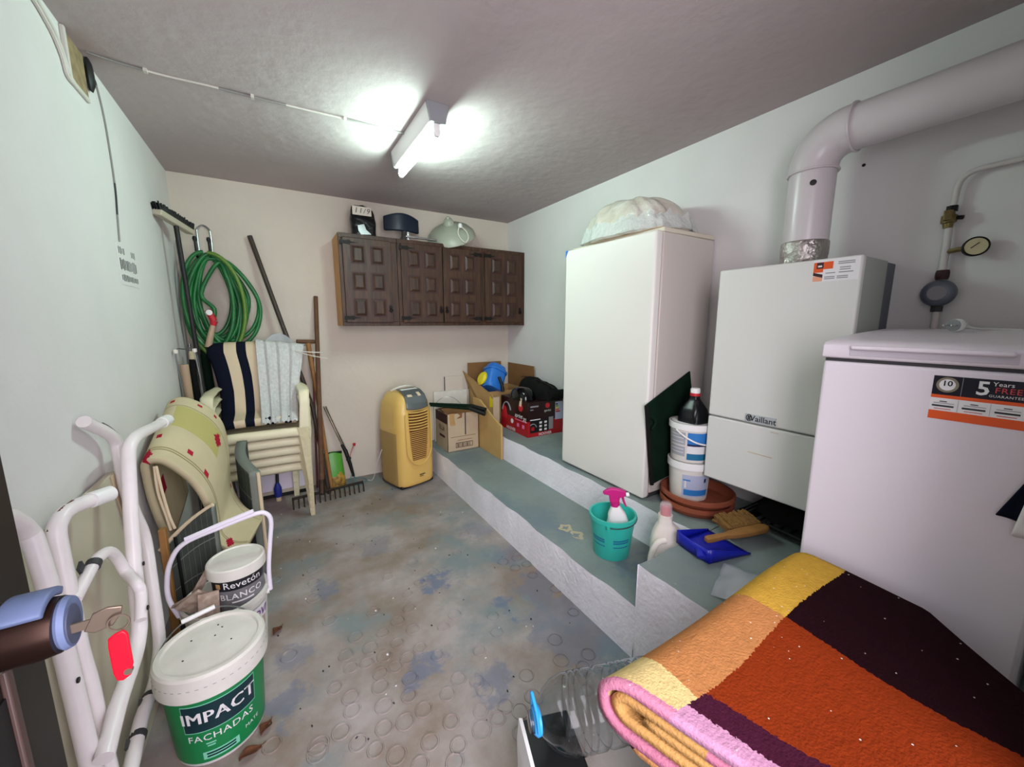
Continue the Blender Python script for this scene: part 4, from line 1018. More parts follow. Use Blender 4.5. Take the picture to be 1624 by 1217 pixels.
# ------------------------------------------------------------------ corner boxes on the steps
def carton(root, x0, x1, y0, y1, z0, z1, m, th=.004):
    b = MB().box(x0, x1, y0, y0 + th, z0, z1).box(x0, x1, y1 - th, y1, z0, z1).box(x0, x0 + th, y0, y1, z0, z1).box(x1 - th, x1, y0, y1, z0, z1).box(x0, x1, y0, y1, z0, z0 + th)
    return obj('carton_walls', b, m, root, smooth=0)
t = thing('cardboard_box', 'brown printed cardboard box with barcode on the low step', 'cardboard box', (1.332, 3.13, Z1), math.radians(0))
carton(t, -.150, .145, -.125, .155, 0, .335, 'cardboard_light')
obj('flap', MB().obox((0, -.03, .340), (.29, .13, .004), (.25, 0, 0)), 'cardboard_dark', t)
obj('flap', MB().obox((0, .10, .345), (.29, .11, .004), (-.3, 0, 0)), 'cardboard_dark', t)
obj('side_print', MB().box(-.1518, -.150, -.12, .15, .25, .335), 'maroon', t)
obj('side_print', MB().box(-.1518, -.150, -.06, .06, .115, .135), 'maroon', t)
text('lettering', 'ELLA', .06, plane_fn((-.1525, .0, .195), (0, -1, 0), (0, 0, 1)), 'maroon', t, bold=.01)
obj('tape', MB().prism([(-.135, .34), (-.085, .34), (-.085, .29), (-.075, .235), (-.125, .235), (-.13, .29)], -.1262, -.125, 'xz'), 'cardboard', t, smooth=0)
obj('tape', MB().prism([(-.06, .34), (-.01, .34), (-.015, .295), (-.065, .29), (-.03, .315)], -.1262, -.125, 'xz'), 'cardboard_dark', t, smooth=0)
obj('slot_gap', MB().box(.012, .022, -.1265, -.125, .14, .337), 'dark_grey', t)
obj('barcode_frame', MB().box(-.075, .085, -.1262, -.125, .03, .075), 'maroon', t)
obj('barcode_field', MB().box(-.070, .080, -.1270, -.126, .035, .070), 'cardboard_light', t)
for k in range(9):
    x = -.062 + k * .0145; obj('barcode_bar', MB().box(x, x + (.009 if k % 3 == 0 else .005), -.1276, -.1268, .037, .068), 'maroon', t, smooth=0)
obj('print_line', MB().box(-.12, .115, -.1262, -.125, .128, .131), 'cardboard_dark', t)
obj('print_line', MB().box(-.06, .08, -.1262, -.125, .095, .099), 'cardboard_dark', t)
t = thing('plywood_offcut', 'pale plywood offcut with sloping top leaning between box and upper step', 'board', (1.495, 2.83, Z1))
obj('panel', MB().prism([(-.215, 0), (.30, 0), (.30, .44), (.17, .44), (-.08, .325), (-.215, .285)], -.009, .008, 'yz'), 'plywood', t, bevel=.002)
t = thing('garden_shears', 'long green and black handled garden shears lying across the cardboard box', 'shears', (1.34, 3.0, Z1 + .355))
obj('shaft', MB().tube([(-.27, .10, .06), (.02, -.07, .030)], [.011, .013], 10), 'dark_green', t)
obj('shaft', MB().tube([(-.27, .12, .07), (.045, -.04, .048)], [.010, .012], 10), 'dark_green', t)
obj('grip', MB().tube([(.02, -.07, .03), (.105, -.185, -.005)], [.016, .019], 12), 'black', t)
obj('grip', MB().tube([(.045, -.04, .048), (.122, -.165, .025)], [.015, .018], 12), 'black', t)
obj('wire_loop', MB().tube(smooth_path([(-.22, .10, .07), (-.17, .08, .115), (-.09, .05, .12), (-.02, .03, .06)], 6), .002, 6), 'steel', t)
t = thing('foam_sheet', 'white foam sheet standing behind the cardboard box on the low step', 'sheet', (1.37, 3.375, Z1))
obj('sheet', MB().box(-.17, .165, -.008, .008, 0, .475), 'white_dirty', t, bevel=.002)
t = thing('ceramic_tile', 'pale square tile leaning on the back wall above the foam sheet', 'tile', (1.415, 3.405, Z1))
obj('tile_face', MB().box(-.09, .095, -.006, .006, 0, .605), 'plaster_back', t, bevel=.002)
obj('dark_edge', MB().box(-.094, -.09, -.007, .006, .46, .605), 'dark_grey', t)

t = thing('open_carton', 'tall open cardboard carton with raised flaps in the corner of the upper step', 'cardboard box', (1.79, 3.19, Z2))
carton(t, -.225, .215, -.155, .19, 0, .30, 'cardboard')
obj('flap', MB().box(-.235, .135, .19, .194, .28, .535), 'cardboard_dark', t)
obj('flap', MB().box(.216, .220, -.28, .19, .29, .52), 'cardboard_dark', t)
obj('front_flap', MB().hexa([(-.226, -.30, .0), (-.222, -.30, .0), (-.222, .19, .29), (-.226, .19, .29), (-.226, -.30, .29), (-.222, -.30, .29), (-.27, .23, .46), (-.274, .23, .46)]), 'cardboard', t)
obj('flap_edge', MB().box(-.232, -.170, -.315, -.309, 0, .28), 'cardboard_light', t)
b = MB(); b.prism([(-.30, .19), (-.10, .16), (-.06, .20), (-.08, .26), (-.22, .29), (-.31, .25)], -.2275, -.2262, 'yz')
obj('yellow_print', b, 'yellow', t, smooth=0)
t = thing('canister', 'blue plastic canister with a yellow disc lying on the open carton', 'canister', (1.63, 3.06, Z2 + .30))
R = Euler((math.radians(-20), math.radians(28), 0)).to_matrix()
def can(u, v):
    ex, ey = sup(2 * PI * u, .6); k = 1 - .18 * max(0, v - .8) / .2 - .12 * max(0, .1 - v) / .1
    p = R @ Vector((.095 * ex * k, .085 * ey * k, .02 + .235 * v)); return tuple(p)
b = MB(); b.grid(can, 40, 20); b.face([i * 21 + 20 for i in range(40)]); b.face([i * 21 for i in range(40)])
obj('canister_body', b, 'blue_plastic', t, smooth=60)
b = MB(); b.grid(lambda u, v: tuple(R @ Vector((.1 * sup(2 * PI * u, .6)[0], .09 * sup(2 * PI * u, .6)[1], .190 + .022 * v))), 40, 3); obj('raised_band', b, 'blue_plastic', t, solid=.006)
obj('yellow_disc', MB().lathe([(.0001, 0), (.062, 0), (.066, .012), (.05, .03), (.0001, .034)], 28, tuple(R @ Vector((-.095, .02, .09))), R=R @ Matrix.Rotation(-PI / 2, 3, 'Y')), 'yellow', t)
obj('black_handle', MB().tube([tuple(R @ Vector(p)) for p in ((-.01, -.10, .12), (.03, -.112, .06), (.06, -.115, .0))], .014, 10), 'black', t)
t = thing('vacuum_box', 'black and red vacuum cleaner box on the upper step', 'box', (1.84, 2.735, Z2))
X0, X1, Y0, Y1, HB = -.175, .178, -.245, .19, .285
obj('box_lower', MB().box(X0, X1, Y0, Y1, 0, .13), 'box_red', t, bevel=.002)
obj('box_upper', MB().box(X0, X1, Y0, Y1, .13, HB), 'box_redblack', t, bevel=.002)
f = lambda x, z: (x, Y0 - .0012, z)
def fp(name, x0, x1, z0, z1, m, e=.0010): return obj(name, MB().box(x0, x1, Y0 - e, Y0 + .001, z0, z1), m, t, smooth=0)
fp('panel_print', X0 + .02, X0 + .205, .035, .135, 'black')
fp('white_label', X0 + .205, X0 + .25, .045, .15, 'print_grey')
fp('energy_label', X0 + .27, X1, .12, .27, 'label_pale')
for k, (c_, ww) in enumerate((('label_navy', .02), ('sack_green', .025), ('yellow', .03), ('orange', .036), ('red', .045))): fp('energy_band', X0 + .275, X0 + .275 + ww, .245 - .016 * k, .257 - .016 * k, c_, .0016)
for i in range(2):
    for j in range(3): fp('icon', X0 + .11 + .05 * i, X0 + .135 + .05 * i, .045 + .03 * j, .062 + .03 * j, 'print_white', .0016)
b = MB(); b.tube([(X0 + .045 + .035 * math.cos(a_), Y0 - .002, .075 + .035 * math.sin(a_)) for a_ in [PI * (.75 - .7 * k / 8) for k in range(9)]], .004, 5); obj('cleaner_picture', b, 'print_grey', t)
fp('cleaner_picture', X0 + .03, X0 + .06, .055, .085, 'box_red', .0016)
text('lettering', 'HOOVER', .032, plane_fn(f(X0 + .17, .016), (1, 0, 0), (0, 0, 1)), 'print_white', t, bold=.02)
text('lettering', 'sprint', .03, plane_fn(f(X0 + .19, .208), (1, 0, 0), (0, 0, 1)), 'print_white', t, shear=.2)
b = MB().lathe([(.0001, 0), (.022, 0), (.022, .001), (.0001, .001)], 24, f(X0 + .19, .25), R=Matrix.Rotation(PI / 2, 3, 'X')); obj('round_logo', b, 'red', t)
fp('text_line', X0 + .02, X0 + .10, .246, .258, 'print_grey'); fp('text_line', X0 + .02, X0 + .05, .222, .230, 'print_grey'); fp('text_line', X0 + .02, X0 + .12, .139, .146, 'print_white')
s_ = lambda y, z: (X0 - .0012, y, z)
text('lettering', 'sprint', .05, plane_fn(s_(-.10, .155), (0, -1, 0), (0, 0, 1)), 'print_white', t, bold=.012, shear=.25)
text('lettering', 'XL', .05, plane_fn(s_(-.195, .135), (0, -1, 0), (0, 0, 1)), 'print_white', t, bold=.012, shear=.25)
text('lettering', 'HOOVER', .036, plane_fn(s_(.02, .02), (0, -1, 0), (0, 0, 1)), 'print_white', t, bold=.02)
b = MB().lathe([(.0001, 0), (.033, 0), (.033, .001), (.0001, .001)], 24, s_(-.135, .23), R=Matrix.Rotation(-PI / 2, 3, 'Y')); obj('round_logo', b, 'red', t)
b = MB().lathe([(.0001, 0), (.021, 0), (.021, .001), (.0001, .001)], 20, s_(.0, .09), R=Matrix.Rotation(-PI / 2, 3, 'Y')); obj('round_badge', b, 'print_white', t)
b = MB(); b.tube([(X0 - .002, .11 - .02 - .07 * math.cos(a_), .15 + .09 * math.sin(a_)) for a_ in [PI * (.95 - .85 * k / 10) for k in range(11)]], .006, 5); obj('cleaner_picture', b, 'print_grey', t)
obj('cleaner_picture', MB().prism([(.17, .10), (.17, .17), (.14, .21), (.10, .19), (.08, .12), (.10, .09)], X0 - .0015, X0, 'yz'), 'red', t, smooth=0)
obj('text_line', MB().box(X0 - .0012, X0, -.215, -.05, .116, .122), 'magenta_pale', t)
for y in (-.09, -.17): obj('icon', MB().box(X0 - .0012, X0, y - .02, y + .012, .06, .09), 'magenta_pale', t)
obj('tan_tape', MB().obox((X0 - .002, -.135, .275), (.003, .03, .07), (.15, 0, 0)), 'cream_cloth', t)
t = thing('vacuum_cleaner', 'glossy black vacuum cleaner lying on the red box', 'vacuum cleaner', (1.735, 2.68, Z2 + .287))
def dome(u, v):
    ex, ey = sup(2 * PI * u, .8); k = math.cos(v * PI / 2) ** .7
    return (.088 * ex * k, .125 * ey * k, .10 * math.sin(v * PI / 2))
obj('dust_bin', MB().grid(dome, 32, 12), 'black_gloss', t, smooth=80)
obj('rim', MB().lathe([(.088, 0), (.097, 0), (.097, .012), (.088, .012)], 32), 'black', t)
t = thing('black_holdall', 'soft black holdall lying on the red and black box', 'bag', (1.925, 2.72, Z2 + .287))
def hold(u, v):
    ex, ey = sup(2 * PI * u, .5); k = math.cos(v * PI / 2) ** .45
    return (.085 * ex * k + .0, .255 * ey * k, (.135 + .02 * ey) * math.sin(v * PI / 2) + .006 * math.sin(9 * ey + 4 * ex) * v)
b = MB(); b.grid(hold, 44, 14); b.face([i * 15 for i in range(44)]); obj('bag_body', b, 'black_cloth', t, smooth=80)
obj('end_roll', MB().tube([(-.06, -.235, .045), (.085, -.240, .045)], .040, 14), 'black_cloth', t)
obj('seam', MB().tube([(.07 * math.sin(q * .5) * 0 - .02, -.25 + .5 * q / 12, .140 + .02 * (q / 6 - 1) - .02 * abs(q / 6 - 1) ** 4) for q in range(13)], .004, 6), 'black', t)

# ------------------------------------------------------------------ fridge with bag on top
t = thing('refrigerator', 'tall cream white refrigerator on the upper step', 'refrigerator', (1.56, 1.262, Z2 - .002))
FW, FD, FH = .665, .465, 1.352
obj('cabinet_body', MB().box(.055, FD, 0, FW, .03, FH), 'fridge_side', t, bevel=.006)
obj('door', MB().box(0, .048, -.002, FW + .002, .012, FH + .002), 'fridge_white', t, bevel=.010, seg=3)
obj('door_gasket', MB().box(.046, .057, .006, FW - .006, .02, FH - .006), mat('gasket', '#b8a49c', .7), t)
obj('plinth', MB().box(.05, FD - .01, .01, FW - .01, 0, .03), 'dark_grey', t)
obj('top_trim', MB().box(.055, FD, 0, FW, FH + .0005, FH + .022), mat('trim_cream', '#d9d0bd', .6), t, bevel=.004)
obj('blue_corner_tape', MB().prism([(FW + .002, FH + .003), (FW - .022, FH + .003), (FW + .002, FH - .040)], -.0008, .0, 'yz'), 'blue_plastic', t, smooth=0)
t = thing('pillow_bag', 'bulging off white pillow in a clear plastic bag on the refrigerator', 'bag', (1.79, 1.60, Z2 + FH + .024))
rn = random.Random(5)
def pil(u, v):
    a = 2 * PI * u; ex, ey = sup(a, .75); k = math.cos(v * PI / 2) ** .6
    wr = .008 * math.sin(a * 9 + v * 5) + .006 * math.sin(a * 17 + v * 9)
    sag = -.03 * max(0, -ey - .2)
    return ((.200 + wr) * ex * k, (.300 + wr) * ey * k + .02 * v, (.222 + .012 * ey) * math.sin(v * PI / 2) ** 1.0 * (1 + .02 * math.sin(a * 7)) )
b = MB(); b.grid(pil, 90, 30); b.face([i * 31 for i in range(90)])
obj('pillow', b, 'bag_poly', t, smooth=80)
def skirt(u, v):
    a = 2 * PI * u; ex, ey = sup(a, .75)
    w_ = 1.0 + .10 * v + .025 * math.sin(a * 11) * v
    return (.203 * ex * w_, .303 * ey * w_, max(.004, .085 - .085 * v + .010 * math.sin(a * 13 + 1) * (1 - v) + .008 * math.sin(a * 29)))
obj('loose_plastic', MB().grid(skirt, 120, 10), 'bag_poly_clear', t, smooth=80)
t = thing('cardboard_sheet', 'flattened cardboard sheet under the plastic bag on the refrigerator', 'cardboard', (1.80, 1.50, Z2 + FH + .021))
obj('sheet', MB().grid(lambda u, v: (-.19 + .39 * u, -.225 + .5 * v, .0015 + .002 * math.sin(v * 9)), 4, 16), 'cream_cloth', t, solid=.002)

# ------------------------------------------------------------------ between fridge and boiler
def saucer(z, label, dx=0.0):
    t = thing('plant_saucer', label, 'saucer', (1.752 + dx, 1.085, z), group='terracotta saucers')
    obj('saucer_dish', MB().lathe([(.0001, 0), (.140, 0), (.150, .004), (.164, .030), (.171, .030), (.172, .050), (.160, .050), (.155, .034), (.140, .010), (.0001, .010)], 56), 'terracotta', t, smooth=45)
saucer(Z2 + .002, 'lower terracotta plant saucer under the white buckets')
saucer(Z2 + .040, 'upper terracotta plant saucer directly under the white buckets', .004)
t = thing('white_bucket', 'lower white bucket with pale blue label standing in the terracotta saucers', 'bucket', (1.735, 1.122, Z2 + .052))
b = MB(); b.lathe(pail_profile(.086, .098, .195, .004, .005), 48); obj('bucket_body', b, 'white_dirty', t, smooth=50)
rb = lambda z: .0865 + .012 * z / .18
obj('rim_band', MB().lathe([(.098, .158), (.105, .160), (.105, .194), (.098, .195)], 48), 'white_plastic', t, smooth=50)
aa = math.radians(-66)
obj('label', cyl_patch(rb, aa - .15, aa + 1.25, .022, .135, .0012, 20), 'label_pale', t, smooth=60)
obj('blue_band', cyl_patch(rb, aa - .05, aa + 1.25, .030, .060, .0020, 20), 'label_blue', t, smooth=60)
obj('blue_emblem', cyl_patch(rb, aa - .10, aa + .25, .105, .112, .0020, 8), 'label_blue', t)
obj('blue_emblem', cyl_patch(rb, aa - .02, aa + .06, .068, .105, .0020, 4), 'print_white', t)
obj('blue_emblem', cyl_patch(rb, aa + .95, aa + 1.08, .098, .118, .0020, 4), 'label_navy', t)
t = thing('white_bucket', 'upper white bucket with dark blue label stacked on the other bucket', 'bucket', (1.728, 1.122, Z2 + .250))
b = MB(); b.lathe(pail_profile(.087, .098, .190, .004, .005), 48); obj('bucket_body', b, 'white_dirty', t, smooth=50)
obj('rim_band', MB().lathe([(.098, .158), (.105, .160), (.105, .189), (.098, .190)], 48), 'white_plastic', t, smooth=50)
rb2 = lambda z: .0875 + .0115 * z / .18
obj('text_block', cyl_patch(rb2, aa - .95, aa - .08, .085, .148, .0012, 16), mat('print_pale', '#a7a9b0', .6), t)
obj('text_block', cyl_patch(rb2, aa - .95, aa - .08, .028, .078, .0012, 16), 'print_pale', t)
for z in (.045, .062, .098, .118, .134): obj('text_gap', cyl_patch(rb2, aa - .95, aa - .15, z, z + .003, .0018, 16), 'print_white', t)
obj('label', cyl_patch(rb2, aa + .02, aa + 1.3, .092, .150, .0012, 20), 'label_blue', t)
obj('label_dark_band', cyl_patch(rb2, aa + .02, aa + 1.3, .084, .094, .0018, 20), 'label_navy', t)
obj('label_white', cyl_patch(rb2, aa + .02, aa + 1.3, .046, .084, .0012, 20), 'print_white', t)
obj('label_lower_band', cyl_patch(rb2, aa + .02, aa + 1.3, .014, .046, .0012, 20), 'turquoise_ink', t)
hh = [(.108 * math.sin(aa - .5 + 2.4 * k / 10), -.108 * math.cos(aa - .5 + 2.4 * k / 10), .158 - .062 * math.sin(PI * min(1, k / 10 * .8))) for k in range(11)]
obj('handle', MB().tube(smooth_path(hh, 3), .004, 6), 'white_plastic', t)
t = thing('black_jug', 'black plastic jug with white and red cap in the upper bucket', 'jug', (1.722, 1.112, Z2 + .300))
def jug(u, v):
    ex, ey = sup(2 * PI * u, .55); z = .27 * v; w_ = interp([(0, .060), (.5, .062), (.62, .060), (.75, .051), (.88, .030), (.93, .021), (1, .020)], v)[0]
    return (w_ * ex, w_ * ey, z)
b = MB(); b.grid(jug, 32, 32); b.face([i * 33 for i in range(32)]); b.face([i * 33 + 32 for i in range(32)]); obj('jug_body', b, mat('jug_black', '#0f1016', .3), t, smooth=80)
obj('cap', MB().lathe([(.0001, .282), (.022, .282), (.022, .300), (.019, .305), (.0001, .305)], 20), 'white_plastic', t)
obj('cap_ring', MB().lathe([(.0001, .268), (.0235, .268), (.0235, .282), (.0001, .282)], 20), 'red', t)
obj('handle', MB().tube(smooth_path([(-.018, -.02, .245), (-.052, -.045, .225), (-.068, -.05, .185), (-.062, -.045, .150)], 5), .009, 8), 'jug_black', t)
t = thing('green_board', 'dark green cloth covered panel leaning between fridge and buckets', 'panel', (0, 0, 0))
b = MB(); b.hexa([(1.60, 1.242, .50), (1.985, 1.242, .56), (1.985, 1.234, .56), (1.60, 1.234, .50), (1.535, 1.256, .925), (1.875, 1.256, 1.075), (1.875, 1.248, 1.075), (1.535, 1.248, .925)])
obj('panel', b, 'dark_green', t, bevel=.004)
obj('folded_edge', MB().tube([(1.535, 1.245, .925), (1.60, 1.236, .50)], .010, 8), 'black_cloth', t)
obj('loop', MB().tube(smooth_path([(1.545, 1.242, .87), (1.575, 1.232, .86), (1.59, 1.230, .83), (1.565, 1.232, .80)], 5), .008, 6), 'dark_green', t)

# ------------------------------------------------------------------ boiler and flue
t = thing('gas_boiler', 'white wall mounted gas boiler with two part front', 'boiler', (1.68, .525, .612))
BW, BD, BH = .488, .349, .942
obj('back_frame', MB().box(.245, BD, .010, BW - .010, .0, BH - .004), 'boiler_dark', t, bevel=.003)
obj('side_casing', MB().box(.020, .245, .004, BW - .004, .0, BH - .002), 'boiler_side', t, bevel=.003)
obj('upper_front', MB().box(0, .030, 0, BW, .300, BH), 'boiler_white', t, bevel=.007, seg=3)
obj('lower_front', MB().box(0, .030, 0, BW, 0, .294), 'boiler_white', t, bevel=.007, seg=3)
def fb(name, y0, y1, z0, z1, m, e=.0012): return obj(name, MB().box(-e, .001, y0, y1, z0, z1), m, t, smooth=0)
fn = lambda y, z: plane_fn((-.0022, y, z), (0, -1, 0), (0, 0, 1))
fb('sticker', .006, .138, .862, .938, 'print_white', .0008)
fb('sticker_orange', .108, .137, .895, .930, 'orange', .0014); fb('sticker_orange', .080, .108, .905, .930, 'orange', .0014)
obj('sticker_dark_stripe', MB().prism([(.137, .896), (.137, .885), (.108, .876), (.108, .887)], -.0016, .0, 'yz'), 'maroon', t, smooth=0)
fb('sticker_orange', .108, .137, .864, .882, mat('orange_pale', '#e3a283', .6), .0014)
fb('sticker_mark', .108, .128, .908, .929, 'maroon', .0020); fb('sticker_mark', .112, .124, .913, .919, 'print_white', .0024)
for (y0, y1, z) in ((.020, .066, .924), (.020, .066, .918), (.03, .060, .905), (.03, .060, .898), (.022, .062, .889), (.072, .100, .889), (.072, .102, .876), (.072, .102, .870), (.035, .066, .876), (.035, .066, .870)): fb('sticker_text', y0, y1, z, z + .0032, 'print_grey', .0014)
fb('badge', .205, .322, .304, .338, mat('badge_silver', '#b4babb', .45), .004)
text('lettering', 'Vaillant', .034, plane_fn((-.0048, .252, .321), (0, -1, 0), (0, 0, 1)), 'print_dark', t, bold=.012)
b = MB(); b.tube([(-.0046, .306 + .011 * math.cos(a_), .322 + .013 * math.sin(a_)) for a_ in [2 * PI * k / 18 for k in range(18)]], .0018, 5, closed=True)
b.obox((-.0046, .3085, .322), (.002, .004, .018), (0, 0, 0)); b.obox((-.0046, .3025, .322), (.002, .004, .018), (0, 0, 0))
obj('emblem', b, 'print_dark', t)
fb('scratch', .205, .30, .172, .176, mat('scratch_tan', '#c9b9a0', .8)); fb('scratch', .19, .22, .278, .281, 'scratch_tan')
obj('flue_collar', MB().lathe([(.0001, 0), (.086, 0), (.086, .012), (.079, .018), (.079, .04), (.0001, .04)], 40, (.18, .250, BH - .004)), 'foil', t, smooth=50)
for k, (y, x) in enumerate(((.10, .15), (.18, .16), (.28, .15), (.38, .16))):
    obj('pipe_stub', MB().tube(smooth_path([(x, y, .02), (x, y, -.02), (x + .03, y + .01 * k, -.05), (x + .12, y + .01 * k, -.065)], 5), .009 if k % 2 else .011, 8), 'black' if k in (0, 3) else 'brass', t)

t = thing('flue_pipe', 'thick cream flue pipe rising from the boiler and turning along the wall', 'pipe', (1.86, .775, .612 + BH + .036))
zt = 2.032 - (.612 + BH + .036)
obj('foil_tape', MB().lathe([(.079, .0), (.081, .01), (.081, .055), (.078, .06)], 40), 'foil', t, smooth=60)
obj('vertical_pipe', MB().tube([(0, 0, .0), (0, 0, zt - .105)], .0765, 40), 'duct_cream', t)
obj('elbow', MB().tube([(0, 0, zt - .125)] + [(0, -.105 + .105 * math.cos(a_), zt - .105 + .105 * math.sin(a_)) for a_ in [PI / 2 * k / 12 for k in range(13)]] + [(0, -.125, zt)], .080, 40), 'duct_cream', t, smooth=60)
obj('horizontal_pipe', MB().tube([(0, -.105, zt), (0, -.80, zt + .004)], .0765, 40), 'duct_cream', t)
obj('joint_ring', MB().tube(circle((0, 0, zt - .122), .081, 40), .0045, 8, closed=True), 'duct_cream', t)
obj('joint_ring', MB().tube(circle((0, -.122, zt), .081, 40, 'xz'), .0045, 8, closed=True), 'duct_cream', t)
a_ = math.radians(-64)
obj('sampling_plug', MB().lathe([(.0001, 0), (.011, 0), (.010, .003), (.0001, .0035)], 18, (.0762 * math.sin(a_), -.0762 * math.cos(a_) * 1, zt - .175), R=Matrix.Rotation(math.atan2(-math.cos(a_), math.sin(a_)), 3, 'Z') @ Matrix.Rotation(PI / 2, 3, 'Y')), 'black', t)

t = thing('gas_pipe', 'thin painted gas pipe with valve, gauge and regulator on the right wall', 'pipe', (RX - .022, .405, 0))
obj('lower_pipe', MB().tube([(0, -.003, 1.05), (0, 0, 1.43)], .0095, 10), 'pipe_paint', t)
obj('middle_pipe', MB().tube([(0, 0, 1.44), (0, .003, 1.66)], .0105, 10), 'pipe_paint', t)
obj('upper_pipe', MB().tube(smooth_path([(0, .003, 1.67), (0, 0, 1.74), (0, -.003, 1.79), (0, -.018, 1.817), (0, -.05, 1.828), (0, -.14, 1.830), (0, -.43, 1.838)], 6), .0085, 10), 'pipe_paint', t)
b = MB(); b.lathe([(.0001, -.02), (.026, -.02), (.040, -.012), (.046, 0), (.040, .012), (.026, .02), (.0001, .02)], 32, (-.012, .0, 1.432), R=Matrix.Rotation(PI / 2, 3, 'Y')); obj('regulator_disc', b, 'regulator', t, smooth=60)
obj('regulator_logo', MB().lathe([(.022, 0), (.024, 0), (.024, .001), (.022, .001)], 24, (-.0335, 0, 1.432), R=Matrix.Rotation(PI / 2, 3, 'Y')), 'print_grey', t)
obj('red_union', MB().lathe([(.0001, -.016), (.016, -.016), (.018, -.008), (.018, .008), (.016, .016), (.0001, .016)], 8, (0, 0, 1.495)), 'maroon', t, smooth=0)
obj('union_nut', MB().lathe([(.0001, -.010), (.016, -.010), (.016, .010), (.0001, .010)], 6, (0, 0, 1.378)), 'dark_grey', t, smooth=0)
obj('gauge_branch', MB().tube([(0, 0, 1.572), (-.01, -.028, 1.575), (-.014, -.045, 1.575)], .008, 8), 'brass', t)
Rg = Euler((0, math.radians(-90), math.radians(20))).to_matrix()
obj('gauge_case', MB().lathe([(.0001, -.012), (.030, -.012), (.031, .008), (.028, .010), (.026, .006), (.0001, .006)], 28, (-.016, -.068, 1.578), R=Rg), 'iron', t, smooth=50)
obj('gauge_dial', MB().lathe([(.0001, .0065), (.0262, .0065), (.0262, .008), (.0001, .008)], 28, (-.016, -.068, 1.578), R=Rg), 'gauge_face', t)
obj('gauge_needle', MB().obox(tuple(Vector((-.016, -.068, 1.578)) + Rg @ Vector((.003, .003, .0088))), (.0008, .003, .024), (.8, 0, .35)), 'ink', t)
b = MB(); b.lathe([(.0001, -.028), (.012, -.028), (.014, -.014), (.020, -.010), (.020, .012), (.014, .016), (.012, .028), (.0001, .028)], 12, (-.004, .006, 1.680)); obj('valve_body', b, 'brass', t, smooth=35)
obj('valve_stem', MB().tube([(-.004, 0, 1.685), (-.006, -.028, 1.68)], .007, 8), 'iron', t)
obj('valve_tap', MB().obox((-.02, .006, 1.69), (.02, .022, .035), (0, .2, .2)), 'brass', t, bevel=.003)
obj('valve_nut', MB().lathe([(.0001, -.009), (.015, -.009), (.015, .009), (.0001, .009)], 6, (0, .003, 1.715)), 'iron', t, smooth=0)
obj('screw_hole', MB().lathe([(.0001, 0), (.006, 0), (.006, .002), (.0001, .002)], 10, (RX - .002, .674, 1.943), R=Matrix.Rotation(PI / 2, 3, 'Y')), 'black', wall_right)

# dark clutter under the boiler
t = thing('metal_grill', 'dark metal grill rack lying on the platform under the boiler', 'grill', (1.895, .72, Z2))
b = MB().tube([(-.12, -.19, .03), (.12, -.19, .03), (.12, .17, .05), (-.12, .17, .05)], .008, 6, closed=True); obj('frame', b, 'iron', t)
for k in range(9):
    y = -.165 + .04 * k; obj('bar', MB().tube([(-.12, y, .032 + k * .002), (.12, y, .032 + k * .002)], .005, 6), 'iron', t)
for y in (-.17, .15): obj('leg', MB().box(-.10, .10, y - .01, y + .01, 0, .03), 'iron', t)
t = thing('black_bag', 'crumpled black bag on the platform under the boiler', 'bag', (1.90, .70, Z2 + .055))
b = MB(); b.grid(lambda u, v: (.10 * sup(2 * PI * u, .8)[0] * math.cos(v * PI / 2) ** .5, .16 * sup(2 * PI * u, .8)[1] * math.cos(v * PI / 2) ** .5, .085 * math.sin(v * PI / 2) + .008 * math.sin(u * 37)), 36, 10)
obj('bag_body', b, 'black_cloth', t, smooth=80)

# ------------------------------------------------------------------ on the steps: bucket, bottles, dustpan, brush
t = thing('turquoise_bucket', 'turquoise plastic bucket on the low step', 'bucket', (1.318, 1.232, Z1), math.radians(-46))
b = MB(); b.lathe(pail_profile(.082, .105, .205, .003, .007), 56); obj('bucket_body', b, 'turquoise', t, smooth=50)
rt_ = lambda z: .082 + .023 * z / .19
for a0, w_ in ((-.72, .75), (.50, .85)):
    for z, h_ in ((.104, .008), (.092, .008), (.070, .007)): obj('printed_lines', cyl_patch(rt_, a0 - w_ / 2, a0 + w_ / 2, z, z + h_, .0012, 12), 'turquoise_ink', t)
hb = [(.113 * math.cos(a_), .113 * math.sin(a_), .192 + .012 * math.sin((a_ + .0))) for a_ in [PI * (-.55 + 1.0 * k / 20) for k in range(21)]]
obj('wire_bail', MB().tube(hb, .0022, 6), 'dark_grey', t)
for k in (0, -1): obj('bail_lug', MB().lathe([(.0001, -.008), (.009, -.008), (.009, .008), (.0001, .008)], 10, hb[k]), 'turquoise', t)
t = thing('spray_bottle', 'white spray bottle with magenta trigger head standing in the turquoise bucket', 'spray bottle', (1.335, 1.215, Z1 + .012), math.radians(-40))
tilt = Euler((math.radians(4), math.radians(-4), 0)).to_matrix()
def spb(u, v):
    ex, ey = sup(2 * PI * u, .7); w_, d_ = interp([(0, .054, .034), (.55, .056, .035), (.68, .046, .032), (.78, .042, .030), (.9, .026, .023), (1, .016, .016)], v)
    return tuple(tilt @ Vector((w_ * ex + .012 * math.sin(v * PI) * (v > .5), d_ * ey, .25 * v)))
b = MB(); b.grid(spb, 32, 30); b.face([i * 31 for i in range(32)]); obj('bottle_body', b, 'white_plastic', t, smooth=80)
b = MB(); b.prism([tuple((tilt @ Vector((x, 0, z))).xz) for x, z in ((-.022, .245), (.020, .245), (.024, .275), (.050, .282), (.055, .305), (.030, .315), (-.005, .322), (-.030, .318), (-.055, .300), (-.048, .292), (-.026, .288))], -.016, .010, 'xz')
obj('trigger_head', b, 'magenta', t, bevel=.004)
